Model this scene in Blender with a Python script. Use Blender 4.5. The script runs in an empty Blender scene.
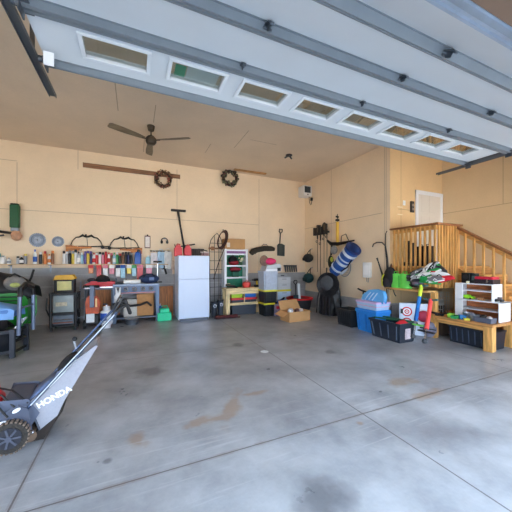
SKY_STRENGTH, SUN_STRENGTH, EXPOSURE = 1.0, 7.0, 2.9
import bpy, math, random
from mathutils import Vector, Matrix, Euler
random.seed(7)
PI = math.pi
COL = bpy.context.scene.collection
F, CX, HY, CH = 274.0, 256.0, 264.0, 1.5
TH = math.radians(23.8)
CT, ST = math.cos(TH), math.sin(TH)
BY, RX, AY, SX, CZ = 8.36, 5.62, 4.74, 7.58, 4.45

def at(px, py, X=None, Y=None, Z=None):
    u, v = (px-CX)/F, (HY-py)/F
    dx, dy = u*CT+ST, CT-u*ST
    if Y is not None: t = Y/dy
    elif X is not None: t = X/dx
    else: t = (Z-CH)/v
    return Vector((t*dx, t*dy, CH+t*v))

# ---------------------------------------------------------------- mesh builder
class MB:
    def __init__(s): s.v = []; s.f = []
    def add(s, vs, fs, m=None):
        b = len(s.v)
        for p in vs:
            p = Vector(p)
            if m is not None: p = m @ p
            s.v.append(p)
        s.f += [tuple(i+b for i in f) for f in fs]
        return s
    def box(s, c, d, r=None):
        x, y, z = d[0]/2, d[1]/2, d[2]/2
        vs = [(-x,-y,-z),(x,-y,-z),(x,y,-z),(-x,y,-z),(-x,-y,z),(x,-y,z),(x,y,z),(-x,y,z)]
        m = Matrix.Translation(c)
        if r: m = m @ Euler(r).to_matrix().to_4x4()
        return s.add(vs, [(0,3,2,1),(4,5,6,7),(0,1,5,4),(1,2,6,5),(2,3,7,6),(3,0,4,7)], m)
    def bb(s, x0, x1, y0, y1, z0, z1):
        return s.box(((x0+x1)/2,(y0+y1)/2,(z0+z1)/2), (x1-x0,y1-y0,z1-z0))
    def bar(s, a, b, w, h):                      # rectangular bar from a to b
        a, b = Vector(a), Vector(b); d = b-a
        q = d.to_track_quat('Y', 'Z').to_matrix().to_4x4()
        m = Matrix.Translation((a+b)/2) @ q
        x, y, z = w/2, d.length/2, h/2
        vs = [(-x,-y,-z),(x,-y,-z),(x,y,-z),(-x,y,-z),(-x,-y,z),(x,-y,z),(x,y,z),(-x,y,z)]
        return s.add(vs, [(0,3,2,1),(4,5,6,7),(0,1,5,4),(1,2,6,5),(2,3,7,6),(3,0,4,7)], m)
    def lathe(s, prof, c=(0,0,0), n=16, m=None, sx=1, sy=1):
        vs, fs = [], []
        for (r, z) in prof:
            for k in range(n):
                a = 2*PI*k/n; vs.append((r*math.cos(a)*sx, r*math.sin(a)*sy, z))
        for i in range(len(prof)-1):
            for k in range(n):
                a, b = i*n+k, i*n+(k+1) % n
                fs.append((a, b, b+n, a+n))
        fs.append(tuple(range(n-1, -1, -1))); L = (len(prof)-1)*n; fs.append(tuple(range(L, L+n)))
        M = Matrix.Translation(c)
        if m is not None: M = M @ m
        return s.add(vs, fs, M)
    def cyl(s, c, r, h, axis='z', n=16, r2=None):
        r2 = r if r2 is None else r2
        m = {'z': Matrix.Identity(4), 'x': Matrix.Rotation(PI/2, 4, 'Y'), 'y': Matrix.Rotation(-PI/2, 4, 'X')}[axis]
        return s.lathe([(r,-h/2),(r2,h/2)], c, n, m)
    def tube(s, pts, r, n=8, closed=False):
        pts = [Vector(p) for p in pts]; N = len(pts)
        rs = r if isinstance(r, (list, tuple)) else [r]*N
        vs, fs = [], []; up = None
        for i, p in enumerate(pts):
            if closed: t = pts[(i+1) % N]-pts[i-1]
            else: t = pts[min(i+1, N-1)]-pts[max(i-1, 0)]
            t = t.normalized() if t.length > 1e-9 else Vector((0,0,1))
            if up is None: up = Vector((0,0,1)) if abs(t.z) < .9 else Vector((1,0,0))
            a = t.cross(up)
            if a.length < 1e-5: a = t.cross(Vector((.3,1,.2)))
            a.normalize(); b = a.cross(t).normalized(); up = b
            for k in range(n):
                w = 2*PI*k/n; vs.append(p+(a*math.cos(w)+b*math.sin(w))*rs[i])
        for i in range(N if closed else N-1):
            j = (i+1) % N
            for k in range(n):
                k2 = (k+1) % n; fs.append((i*n+k, i*n+k2, j*n+k2, j*n+k))
        if not closed:
            fs.append(tuple(range(n-1,-1,-1))); fs.append(tuple(range((N-1)*n, N*n)))
        return s.add(vs, fs)
    def ring(s, c, R, r, axis='y', n=28, k=8, sx=1, sz=1, a0=0, a1=2*PI):
        full = abs(a1-a0-2*PI) < 1e-6; m = n if full else n+1
        pts = []
        for i in range(m):
            a = a0+(a1-a0)*i/n; p, q = R*math.cos(a)*sx, R*math.sin(a)*sz
            pts.append({'y': (c[0]+p, c[1], c[2]+q), 'z': (c[0]+p, c[1]+q, c[2]), 'x': (c[0], c[1]+p, c[2]+q)}[axis])
        return s.tube(pts, r, k, full)
    def ball(s, c, r, n=14, m=9, rot=None):
        if not isinstance(r, (tuple, list)): r = (r, r, r)
        prof = [(math.sin(PI*i/m), -math.cos(PI*i/m)) for i in range(m+1)]
        prof[0] = (.01, -1); prof[-1] = (.01, 1)
        M = Matrix.Identity(4) if rot is None else Euler(rot).to_matrix().to_4x4()
        return s.lathe(prof, c, n, M @ Matrix.Diagonal((r[0], r[1], r[2], 1)))
    def prism(s, poly, a, b, axis='y'):          # polygon in the plane across axis, run from a to b
        n = len(poly)
        def P(p, w): return {'y': (p[0], w, p[1]), 'x': (w, p[0], p[1]), 'z': (p[0], p[1], w)}[axis]
        vs = [P(p, a) for p in poly]+[P(p, b) for p in poly]
        return s.add(vs, [tuple(range(n)), tuple(range(2*n-1, n-1, -1))]+[(i, (i+1) % n, n+(i+1) % n, n+i) for i in range(n)])
    def grid(s, fn, nu, nv):
        vs = [fn(i/nu, j/nv) for j in range(nv+1) for i in range(nu+1)]
        fs = [(j*(nu+1)+i, j*(nu+1)+i+1, (j+1)*(nu+1)+i+1, (j+1)*(nu+1)+i) for j in range(nv) for i in range(nu)]
        return s.add(vs, fs)
    def hollow(s, x0, x1, y0, y1, z0, z1, t=.006, tx=0, ty=0):   # open-topped bin, its foot drawn in by tx, ty
        def R(x, y, a, b, c, d): return [(a, c), (b, c), (b, d), (a, d)]
        o0 = [(x0+tx,y0+ty,z0),(x1-tx,y0+ty,z0),(x1-tx,y1-ty,z0),(x0+tx,y1-ty,z0)]
        o1 = [(x0,y0,z1),(x1,y0,z1),(x1,y1,z1),(x0,y1,z1)]
        i1 = [(x0+t,y0+t,z1),(x1-t,y0+t,z1),(x1-t,y1-t,z1),(x0+t,y1-t,z1)]
        i0 = [(x0+tx+t,y0+ty+t,z0+t),(x1-tx-t,y0+ty+t,z0+t),(x1-tx-t,y1-ty-t,z0+t),(x0+tx+t,y1-ty-t,z0+t)]
        fs = [(3,2,1,0),(12,13,14,15)]
        for k in range(4):
            l = (k+1) % 4
            fs += [(k,l,4+l,4+k),(4+k,4+l,8+l,8+k),(8+k,8+l,12+l,12+k)]
        return s.add(o0+o1+i1+i0, fs)
    def build(s, name, mat, parent=None, bevel=0, smooth=True, solid=0, sub=0):
        me = bpy.data.meshes.new(name); me.from_pydata([tuple(p) for p in s.v], [], s.f); me.update()
        o = bpy.data.objects.new(name, me); COL.objects.link(o)
        if mat: me.materials.append(mat)
        if parent: o.parent = parent
        if solid:
            m = o.modifiers.new('solid', 'SOLIDIFY'); m.thickness = solid; m.offset = 0
        if bevel:
            m = o.modifiers.new('bevel', 'BEVEL'); m.width = bevel; m.segments = 2; m.limit_method = 'ANGLE'; m.angle_limit = .6
        if sub:
            m = o.modifiers.new('sub', 'SUBSURF'); m.levels = sub; m.render_levels = sub
        if smooth:
            for p in me.polygons: p.use_smooth = True
            try: me.set_sharp_from_angle(angle=math.radians(35))
            except Exception: pass
        return o

def thing(name, label, cat, loc=(0,0,0), rz=0, group=None, rot=None):
    o = bpy.data.objects.new(name, None); COL.objects.link(o); o.empty_display_size = .1
    o.location = loc; o.rotation_euler = rot if rot else (0, 0, rz)
    o['label'] = label; o['category'] = cat
    if group: o['group'] = group
    return o
def solo(name, mb, mat, label, cat, loc=(0,0,0), rz=0, group=None, rot=None, **k):
    o = mb.build(name, mat, **k); o.location = loc; o.rotation_euler = rot if rot else (0, 0, rz)
    o['label'] = label; o['category'] = cat
    if group: o['group'] = group
    return o
def struct(name, mb, mat, parent=None, **k):
    o = mb.build(name, mat, parent, **k)
    if parent is None: o['kind'] = 'structure'
    return o
def dup(root, loc, rz=None, label=None, scale=None):
    r = root.copy(); COL.objects.link(r); r.location = loc
    if rz is not None: r.rotation_euler = (0, 0, rz)
    if scale: r.scale = scale
    if label: r['label'] = label
    for ch in list(root.children):
        c = ch.copy(); COL.objects.link(c); c.parent = r
        for g in list(ch.children):
            d = g.copy(); COL.objects.link(d); d.parent = c
    return r

# ---------------------------------------------------------------- materials
def lin(c):
    return tuple((x/12.92 if x <= .04045 else ((x+.055)/1.055)**2.4) for x in [q/255 for q in c])+(1,)
MC = {}
def M(c, rough=.55, metal=0, var=.06, scale=14, bump=0, key=None, alpha=1, trans=0):
    k = (c, rough, metal, var, scale, bump, alpha, trans)
    if k in MC: return MC[k]
    m = bpy.data.materials.new('material'); m.use_nodes = True
    nt = m.node_tree; b = nt.nodes['Principled BSDF']
    b.inputs['Roughness'].default_value = rough; b.inputs['Metallic'].default_value = metal
    b.inputs['Alpha'].default_value = alpha; b.inputs['Transmission Weight'].default_value = trans
    tc = nt.nodes.new('ShaderNodeTexCoord'); no = nt.nodes.new('ShaderNodeTexNoise')
    no.inputs['Scale'].default_value = scale; no.inputs['Detail'].default_value = 4
    nt.links.new(tc.outputs['Object'], no.inputs['Vector'])
    mx = nt.nodes.new('ShaderNodeMix'); mx.data_type = 'RGBA'
    L = lin(c)
    mx.inputs[6].default_value = tuple(max(0, x*(1-var*2)) for x in L[:3])+(1,)
    mx.inputs[7].default_value = tuple(min(1, x*(1+var*2)) for x in L[:3])+(1,)
    nt.links.new(no.outputs['Fac'], mx.inputs[0]); nt.links.new(mx.outputs[2], b.inputs['Base Color'])
    if bump:
        bp = nt.nodes.new('ShaderNodeBump'); bp.inputs['Strength'].default_value = bump; bp.inputs['Distance'].default_value = .02
        nt.links.new(no.outputs['Fac'], bp.inputs['Height']); nt.links.new(bp.outputs['Normal'], b.inputs['Normal'])
    MC[k] = m
    return m
def nodes(name):
    m = bpy.data.materials.new(name); m.use_nodes = True; nt = m.node_tree
    return m, nt, nt.nodes['Principled BSDF']
def N(nt, t, **k):
    n = nt.nodes.new(t)
    for a, v in k.items(): setattr(n, a, v)
    return n
def math_n(nt, op, a, b=None, c=None):
    n = nt.nodes.new('ShaderNodeMath'); n.operation = op
    for i, x in enumerate((a, b, c)):
        if x is None: continue
        if isinstance(x, (int, float)): n.inputs[i].default_value = x
        else: nt.links.new(x, n.inputs[i])
    return n.outputs[0]
def mixc(nt, f, a, b):
    n = nt.nodes.new('ShaderNodeMix'); n.data_type = 'RGBA'
    for i, x in ((0, f), (6, a), (7, b)):
        if isinstance(x, (int, float, tuple)): n.inputs[i].default_value = x
        else: nt.links.new(x, n.inputs[i])
    return n.outputs[2]
def noise(nt, vec, scale, detail=5, rough=.55, lo=.4, hi=.6):
    n = nt.nodes.new('ShaderNodeTexNoise'); n.inputs['Scale'].default_value = scale
    n.inputs['Detail'].default_value = detail; n.inputs['Roughness'].default_value = rough
    nt.links.new(vec, n.inputs['Vector'])
    r = nt.nodes.new('ShaderNodeMapRange'); r.inputs[1].default_value = lo; r.inputs[2].default_value = hi
    nt.links.new(n.outputs['Fac'], r.inputs[0])
    return r.outputs[0]
def near(nt, x, c, w):                            # 1 within w of c
    return math_n(nt, 'LESS_THAN', math_n(nt, 'ABSOLUTE', math_n(nt, 'SUBTRACT', x, c)), w)
def anyof(nt, xs):
    r = xs[0]
    for x in xs[1:]: r = math_n(nt, 'MAXIMUM', r, x)
    return r

def board_mat(name, base, ax, vs, hs, line=(120, 95, 66), lw=.006):
    """unpainted sheathing boards: seams at the listed places along axis ax and at the listed heights/second axis"""
    m, nt, b = nodes(name)
    g = N(nt, 'ShaderNodeNewGeometry'); sp = N(nt, 'ShaderNodeSeparateXYZ'); nt.links.new(g.outputs['Position'], sp.inputs[0])
    P = g.outputs['Position']
    c0 = mixc(nt, noise(nt, P, .55, 4, .6, .3, .7), lin(tuple(x*.955 for x in base)), lin(tuple(min(255, x*1.03) for x in base)))
    c0 = mixc(nt, math_n(nt, 'MULTIPLY', noise(nt, P, 26, 6, .7, .45, .75), .14), c0, lin(tuple(x*.8 for x in base)))
    A = sp.outputs[ax[0]]; B = sp.outputs[ax[1]]
    seams = []
    for (p, lo, hi) in vs:
        seams.append(math_n(nt, 'MULTIPLY', near(nt, A, p, lw), near(nt, B, (lo+hi)/2, (hi-lo)/2)))
    for (p, lo, hi) in hs:
        seams.append(math_n(nt, 'MULTIPLY', near(nt, B, p, lw), near(nt, A, (lo+hi)/2, (hi-lo)/2)))
    if seams:
        s = math_n(nt, 'MULTIPLY', anyof(nt, seams), .55)
        c0 = mixc(nt, s, c0, lin(line))
    nt.links.new(c0, b.inputs['Base Color']); b.inputs['Roughness'].default_value = .75
    return m

def wood(c, rough=.55, axis=2, sc=1.0, contrast=.25):
    k = ('wood', c, axis, sc, contrast)
    if k in MC: return MC[k]
    m, nt, b = nodes('wood')
    tc = N(nt, 'ShaderNodeTexCoord'); mp = N(nt, 'ShaderNodeMapping')
    s = [18*sc, 18*sc, 18*sc]; s[axis] = 1.5*sc
    mp.inputs['Scale'].default_value = s; nt.links.new(tc.outputs['Object'], mp.inputs[0])
    f = noise(nt, mp.outputs[0], 1.6, 6, .6, .35, .65)
    col = mixc(nt, f, lin(tuple(x*(1-contrast) for x in c)), lin(tuple(min(255, x*1.06) for x in c)))
    nt.links.new(col, b.inputs['Base Color']); b.inputs['Roughness'].default_value = rough
    MC[k] = m
    return m
PINE = wood((226, 170, 96)); PINE_Y = wood((226, 170, 96), axis=1); PINE_X = wood((226, 170, 96), axis=0)
ORANGE = wood((196, 122, 66)); PALE = wood((240, 214, 160)); PALE_X = wood((240, 214, 160), axis=0)
BLACK = M((22, 22, 25), .5); MATTE = M((28, 28, 30), .85, bump=.3); WHITE = M((236, 240, 246), .35, var=.02)
CHROME = M((200, 203, 210), .25, 1, var=.03); STEEL = M((150, 158, 170), .4, .9, var=.08); DKSTEEL = M((70, 72, 78), .45, .7)
CARD = M((196, 150, 100), .85, var=.08, scale=5); RED = M((205, 28, 38), .4); GLASS = None

# ---------------------------------------------------------------- the shell
def concrete():
    m, nt, b = nodes('concrete_floor')
    g = N(nt, 'ShaderNodeNewGeometry'); P = g.outputs['Position']
    sp = N(nt, 'ShaderNodeSeparateXYZ'); nt.links.new(P, sp.inputs[0]); X, Y = sp.outputs[0], sp.outputs[1]
    big = noise(nt, P, .8, 6, .6, .22, .78); mid = noise(nt, P, 2.4, 6, .58, .08, .92); fine = noise(nt, P, 38, 6, .75, .3, .75)
    c = mixc(nt, big, lin((88, 92, 97)), lin((150, 156, 163)))
    c = mixc(nt, math_n(nt, 'MULTIPLY', mid, .7), c, lin((190, 197, 206)))
    c = mixc(nt, math_n(nt, 'MULTIPLY', fine, .22), c, lin((100, 104, 112)))
    cl = noise(nt, P, 1.6, 8, .62, .34, .72)
    c = mixc(nt, math_n(nt, 'MULTIPLY', cl, .5), c, lin((198, 202, 206)))
    dk = noise(nt, P, .9, 7, .62, .46, .74)       # grime patches
    c = mixc(nt, math_n(nt, 'MULTIPLY', dk, .6), c, lin((86, 88, 96)))
    # brown stains with a shape of their own
    w = N(nt, 'ShaderNodeTexNoise'); w.inputs['Scale'].default_value = 5; w.inputs['Detail'].default_value = 3; nt.links.new(P, w.inputs['Vector'])
    wob = math_n(nt, 'MULTIPLY', math_n(nt, 'SUBTRACT', w.outputs['Fac'], .5), .55)
    st = []
    for (px, py, rx, ry, a) in ((232, 405, .10, .42, -.5), (213, 419, .30, .10, 0), (400, 382, .30, .12, 0), (428, 394, .32, .10, 0), (137, 440, .10, .14, 0), (255, 393, .22, .06, 0), (360, 423, .05, .04, 0)):
        q = at(px, py, Z=0); ca, sa = math.cos(a), math.sin(a)
        dx = math_n(nt, 'SUBTRACT', X, q.x); dy = math_n(nt, 'SUBTRACT', Y, q.y)
        ex = math_n(nt, 'ADD', math_n(nt, 'MULTIPLY', dx, ca), math_n(nt, 'MULTIPLY', dy, sa))
        ey = math_n(nt, 'SUBTRACT', math_n(nt, 'MULTIPLY', dy, ca), math_n(nt, 'MULTIPLY', dx, sa))
        d = math_n(nt, 'ADD', math_n(nt, 'POWER', math_n(nt, 'DIVIDE', math_n(nt, 'ABSOLUTE', ex), rx), 2), math_n(nt, 'POWER', math_n(nt, 'DIVIDE', math_n(nt, 'ABSOLUTE', ey), ry), 2))
        d = math_n(nt, 'ADD', math_n(nt, 'SQRT', d), math_n(nt, 'MULTIPLY', wob, 4))
        r = N(nt, 'ShaderNodeMapRange'); r.inputs[1].default_value = 1.0; r.inputs[2].default_value = .45; nt.links.new(d, r.inputs[0]); st.append(r.outputs[0])
    c = mixc(nt, math_n(nt, 'MULTIPLY', anyof(nt, st), .6), c, lin((150, 124, 98)))
    dks = []
    for (px, py, rr) in ((325, 500, .22), (107, 461, .035), (98, 462, .012), (238, 345, .14), (150, 372, .22), (330, 352, .12)):
        q = at(px, py, Z=0)
        d = math_n(nt, 'SQRT', math_n(nt, 'ADD', math_n(nt, 'POWER', math_n(nt, 'ABSOLUTE', math_n(nt, 'SUBTRACT', X, q.x)), 2), math_n(nt, 'POWER', math_n(nt, 'ABSOLUTE', math_n(nt, 'SUBTRACT', Y, q.y)), 2)))
        d = math_n(nt, 'ADD', math_n(nt, 'DIVIDE', d, rr), math_n(nt, 'MULTIPLY', wob, 2.5))
        r = N(nt, 'ShaderNodeMapRange'); r.inputs[1].default_value = 1.1; r.inputs[2].default_value = .4; nt.links.new(d, r.inputs[0]); dks.append(r.outputs[0])
    c = mixc(nt, math_n(nt, 'MULTIPLY', anyof(nt, dks), .6), c, lin((62, 64, 72)))
    # pale worn spots and long scuffs by the cross joint
    q = at(130, 427, Z=0)
    sc = N(nt, 'ShaderNodeMapping'); sc.inputs['Scale'].default_value = (.5, 9, 1); nt.links.new(P, sc.inputs[0])
    scr = noise(nt, sc.outputs[0], 2.2, 6, .6, .56, .72)
    c = mixc(nt, math_n(nt, 'MULTIPLY', math_n(nt, 'MULTIPLY', scr, near(nt, Y, 2.2, .5)), .45), c, lin((196, 198, 204)))
    jt = anyof(nt, [near(nt, X, 2.085, .006), near(nt, X, -.705, .006), near(nt, X, 4.88, .005), near(nt, Y, 2.08, .006), near(nt, Y, 4.75, .004)])
    c = mixc(nt, math_n(nt, 'MULTIPLY', jt, .8), c, lin((70, 68, 68)))
    jw = math_n(nt, 'MULTIPLY', anyof(nt, [near(nt, Y, 2.08, .022), near(nt, X, -.705, .02)]), noise(nt, P, 9, 4, .6, .35, .6))
    c = mixc(nt, math_n(nt, 'MULTIPLY', jw, .35), c, lin((120, 104, 92)))
    nt.links.new(c, b.inputs['Base Color'])
    ro = N(nt, 'ShaderNodeMapRange'); ro.inputs[3].default_value = .22; ro.inputs[4].default_value = .42; nt.links.new(mid, ro.inputs[0]); nt.links.new(ro.outputs[0], b.inputs['Roughness'])
    b.inputs['Specular IOR Level'].default_value = .5
    bp = N(nt, 'ShaderNodeBump'); bp.inputs['Strength'].default_value = .12; bp.inputs['Distance'].default_value = .01
    nt.links.new(fine, bp.inputs['Height']); nt.links.new(bp.outputs[0], b.inputs['Normal'])
    return m
WALLC = (240, 217, 186)
XW = lambda px: at(px, 200, Y=BY).x
wb = board_mat('back_wall_board', WALLC, (0, 2), [(XW(17), 2.85, 3.95), (XW(78), 3.95, 4.5), (XW(177), 2.8, 4.3), (XW(131), 1.5, 2.8), (XW(259), 1.2, 4.35), (XW(-40), 1.5, 4.5)],
               [(2.81, -6, XW(259)), (3.98, -6, XW(17))])
wa = board_mat('side_wall_board', WALLC, (1, 2), [(AY+.11, .55, 4.5), (AY+.16, .55, 4.5), (6.9, 1.2, 4.5)], [(2.77, 4.96, 8.36)])
wc = board_mat('alcove_board', (232, 200, 152), (0, 2), [(6.0, .5, 4.5)], [(2.85, 5.9, 6.4)])
ws = board_mat('stair_wall_board', (226, 200, 160), (1, 2), [(3.4, 2.85, 4.5)], [(2.85, 0.4, 4.96)])
ce = board_mat('ceiling_board', (222, 202, 178), (0, 1), [(-.3, 5.0, 5.9), (.35, 5.4, 6.1), (.2, 6.9, 7.8), (2.3, 5.6, 6.6), (1.7, 6.6, 7.2)], [(6.0, 2.5, 3.2)], lw=.008)
def block_mat():
    m, nt, b = nodes('foundation_block')
    g = N(nt, 'ShaderNodeNewGeometry'); P = g.outputs['Position']; sp = N(nt, 'ShaderNodeSeparateXYZ'); nt.links.new(P, sp.inputs[0])
    c = mixc(nt, noise(nt, P, 2.4, 6, .6, .35, .65), lin((158, 158, 160)), lin((180, 180, 182)))
    c = mixc(nt, math_n(nt, 'MULTIPLY', noise(nt, P, 45, 5, .7, .4, .7), .2), c, lin((120, 122, 128)))
    j = anyof(nt, [near(nt, math_n(nt, 'FRACT', math_n(nt, 'DIVIDE', sp.outputs[2], .305)), .0, .03), near(nt, sp.outputs[2], .93, .012)])
    c = mixc(nt, math_n(nt, 'MULTIPLY', j, .5), c, lin((206, 206, 208)))
    nt.links.new(c, b.inputs['Base Color']); b.inputs['Roughness'].default_value = .85
    return m
BLK = block_mat(); CONC = concrete()
LX, FY = -6.2, .45
struct('floor', MB().bb(LX-.2, SX+.2, FY-.1, BY+.2, -.2, 0), CONC, smooth=False)
drive = M((190, 188, 184), .8, var=.05, scale=2)
o = struct('driveway', MB().bb(-16, 18, -22, FY-.1, -.25, -.03), drive, smooth=False)
struct('wall_back', MB().bb(LX-.2, RX+.2, BY, BY+.2, 0, CZ), wb, smooth=False)
struct('wall_right', MB().bb(RX, RX+.2, AY, BY, 0, CZ), wa, smooth=False)
struct('wall_alcove', MB().bb(RX+.2, SX+.2, AY, AY+.2, 0, CZ).bb(RX, RX+.2, AY-.004, AY, 0, CZ), wc, smooth=False)
struct('wall_stair', MB().bb(SX, SX+.2, FY, AY, 0, CZ), ws, smooth=False)
struct('wall_left', MB().bb(LX-.2, LX, FY, BY, 0, CZ), wb, smooth=False)
struct('ceiling', MB().bb(LX-.2, SX+.2, FY-.2, BY+.2, CZ, CZ+.2), ce, smooth=False)
struct('trim_foundation_back', MB().bb(LX, XW(172), BY-.035, BY, 0, 1.40).bb(XW(172), RX, BY-.035, BY, 0, 1.20), BLK, smooth=False)
struct('trim_foundation_right', MB().bb(RX-.035, RX, AY-.035, BY-.035, 0, .55).bb(RX, SX, AY-.04, AY-.005, 0, .55), BLK, smooth=False)
# front wall: main door opening, plus unseen side bays opened to add daylight
DX0, DX1, DH = -.72, 4.6, 2.21
fw = MB()
fw.bb(LX-.2, -5.9, FY-.2, FY, 0, CZ).bb(-1.4, DX0, FY-.2, FY, 0, DH+.05).bb(DX1, 5.2, FY-.2, FY, 0, DH+.05).bb(7.75, SX+.2, FY-.2, FY, 0, CZ)
fw.bb(-5.9, 7.75, FY-.2, FY, DH+.05, CZ)
struct('wall_front', fw, ws, smooth=False)
struct('trim_header', MB().bb(DX0-.1, DX1+.1, FY-.24, FY-.2, DH, DH+.3).bb(DX0, DX1, FY-.24, FY+.004, DH+.02, DH+.049), M((88, 70, 58), .6), smooth=False)
# ---------------------------------------------------------------- the raised garage door
def glassmat():
    m, nt, b = nodes('window_glass')
    nt.nodes.remove(b); out = nt.nodes['Material Output']
    tr = N(nt, 'ShaderNodeBsdfTransparent'); gl = N(nt, 'ShaderNodeBsdfGlossy'); gl.inputs['Roughness'].default_value = .02
    tr.inputs['Color'].default_value = (.80, .84, .82, 1)
    mx = N(nt, 'ShaderNodeMixShader'); fr = N(nt, 'ShaderNodeLayerWeight'); fr.inputs[0].default_value = .25
    nt.links.new(math_n(nt, 'MULTIPLY_ADD', fr.outputs[1], .6, .04), mx.inputs[0]); nt.links.new(tr.outputs[0], mx.inputs[1]); nt.links.new(gl.outputs[0], mx.inputs[2])
    nt.links.new(mx.outputs[0], out.inputs['Surface'])
    return m
GLASS = glassmat()
DOORC = M((208, 216, 224), .5, var=.02, scale=4); STRUT = M((128, 138, 148), .5, .3, var=.08, scale=6)
GALV = M((170, 186, 206), .5, .3, var=.12, scale=9)
X0, X1 = -.60, 4.48
joints = [(2.48, 3.0), (1.945, 3.0), (1.45, 2.91), (.98, 2.72), (.64, 2.43)]
door = thing('garage_door', 'white sectional garage door raised overhead on its tracks, with a row of eight windows', 'garage door', (0, 0, 0))
T = .04
WX = [-.12+.574*i for i in range(8)]
def seg(i): 
    (ya, za), (yb, zb) = joints[i], joints[i+1]
    return Vector((0, ya, za)), Vector((0, yb, zb))
# window section: ring of rails and stiles about the eight panes
a, b = seg(0)
p = MB(); wy0, wy1 = 2.085, 2.30; hw = .205
p.bb(X0, X1, wy1, 2.48, 3.0, 3.0+T).bb(X0, X1, 1.945, wy0, 3.0, 3.0+T)
edges = [X0]
for x in WX: edges += [x-hw, x+hw]
edges.append(X1)
for k in range(0, len(edges), 2): p.bb(edges[k], edges[k+1], wy0, wy1, 3.0, 3.0+T)
ps = p.build('door_section', DOORC, door, smooth=False)
for x in WX:
    f = MB()
    o_, i_ = .022, .005
    for (xa, xb, ya, yb) in ((x-hw-o_, x+hw+o_, wy1-i_, wy1+o_), (x-hw-o_, x+hw+o_, wy0-o_, wy0+i_), (x-hw-o_, x-hw+i_, wy0+i_, wy1-i_), (x+hw-i_, x+hw+o_, wy0+i_, wy1-i_)):
        f.bb(xa, xb, ya, yb, 2.985, 3.0)
    fo = f.build('window_frame', M((214, 221, 229), .45, var=.01), door, bevel=.004)
    g = MB().bb(x-hw, x+hw, wy0, wy1, 3.012, 3.016); g.build('pane', GLASS, fo, smooth=False)
for i in (1, 2, 3):
    a, b = seg(i); d = (b-a).normalized(); n = Vector((0, -d.z, d.y))
    if n.z < 0: n = -n
    e = a+d*.004; g_ = b-d*.004
    p = MB(); vs = []
    for x in (X0, X1):
        for q in (e, g_, g_+n*T, e+n*T): vs.append((x, q.y, q.z))
    p.add(vs, [(0,1,2,3),(7,6,5,4),(0,4,5,1),(1,5,6,2),(2,6,7,3),(3,7,4,0)])
    p.build('door_section', DOORC, door, smooth=False)
def strut(y, z, ang, w=.075, h=.045, mat=STRUT, name='strut'):
    prof = [(-w/2, 0), (-w/2+.012, 0), (-w/2+.016, -h), (-.008, -h), (-.006, -h*.55), (.006, -h*.55), (.008, -h), (w/2-.016, -h), (w/2-.012, 0), (w/2, 0), (w/2, .004), (-w/2, .004)]
    ca, sa = math.cos(ang), math.sin(ang)
    return MB().prism([(y+q[0]*ca-q[1]*sa, z+q[0]*sa+q[1]*ca) for q in prof], X0-.01, X1+.01, 'x').build(name, mat, door, smooth=False)
strut(2.455, 2.997, 0, .055, .045)
strut(1.945, 2.99, .02, .095)
strut(1.45, 2.90, .30, .09)
strut(.98, 2.71, .60, .085)
strut(.597, 2.413, .35, .075, .02, GALV, 'bottom_bracket')
HG = M((96, 104, 114), .4, .8)
for (xs, y, z, an) in (((.73, 1.90, 3.15), 1.90, 2.975, .02), ((.70, 1.80, 2.94), 1.40, 2.87, .3), ((.0, 1.57, 2.9), .94, 2.66, .6)):
    for x in xs:
        h = MB().box((x, y, z), (.05, .07, .01), (an, 0, 0)).tube([(x-.035, y+.03, z-.012), (x+.035, y+.03, z-.012)], .009).box((x, y-.03, z-.022), (.028, .05, .012), (an+.5, 0, 0)).box((x, y+.005, z-.02), (.006, .05, .04), (an, 0, 0))
        c_ = Vector((x, y, z))
        h.v = [c_+(q_-c_)*.78 for q_ in h.v]
        h.build('hinge', HG, door, bevel=.002)
for x in (X0+.03, X1-.03):
    for (y, z) in ((2.42, 2.96), (1.945, 2.96)):
        h = MB().box((x, y, z), (.06, .11, .012)).box((x-.015 if x < 1 else x+.015, y, z-.03), (.01, .07, .06)).cyl((x-.05 if x < 1 else x+.05, y, z+.01), .022, .025, 'x')
        h.build('roller_bracket', HG, door, bevel=.002)
MB().bb(X0+.025, X0+.085, 2.30, 2.31, 2.87, 2.96).build('white_tag', WHITE, door)['label'] = 'white tag plate at the corner'
MB().bb(X0+.08, X0+.24, 1.995, 2.03, 2.985, 2.99).build('sticker', WHITE, door)
q = WX[1]
c = thing('white_panel', 'white panel with a green part over the second garage door window', 'card', (0, 0, 0))  # thin white and green panels just above this pane
MB().bb(q-.08, q+.17, wy0+.02, wy1-.02, 3.022, 3.026).build('sheet', WHITE, c, smooth=False)
MB().bb(q-.17, q-.09, wy0+.07, wy1-.02, 3.021, 3.026).build('green_panel', M((60, 190, 140), .5), c, smooth=False)
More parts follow.
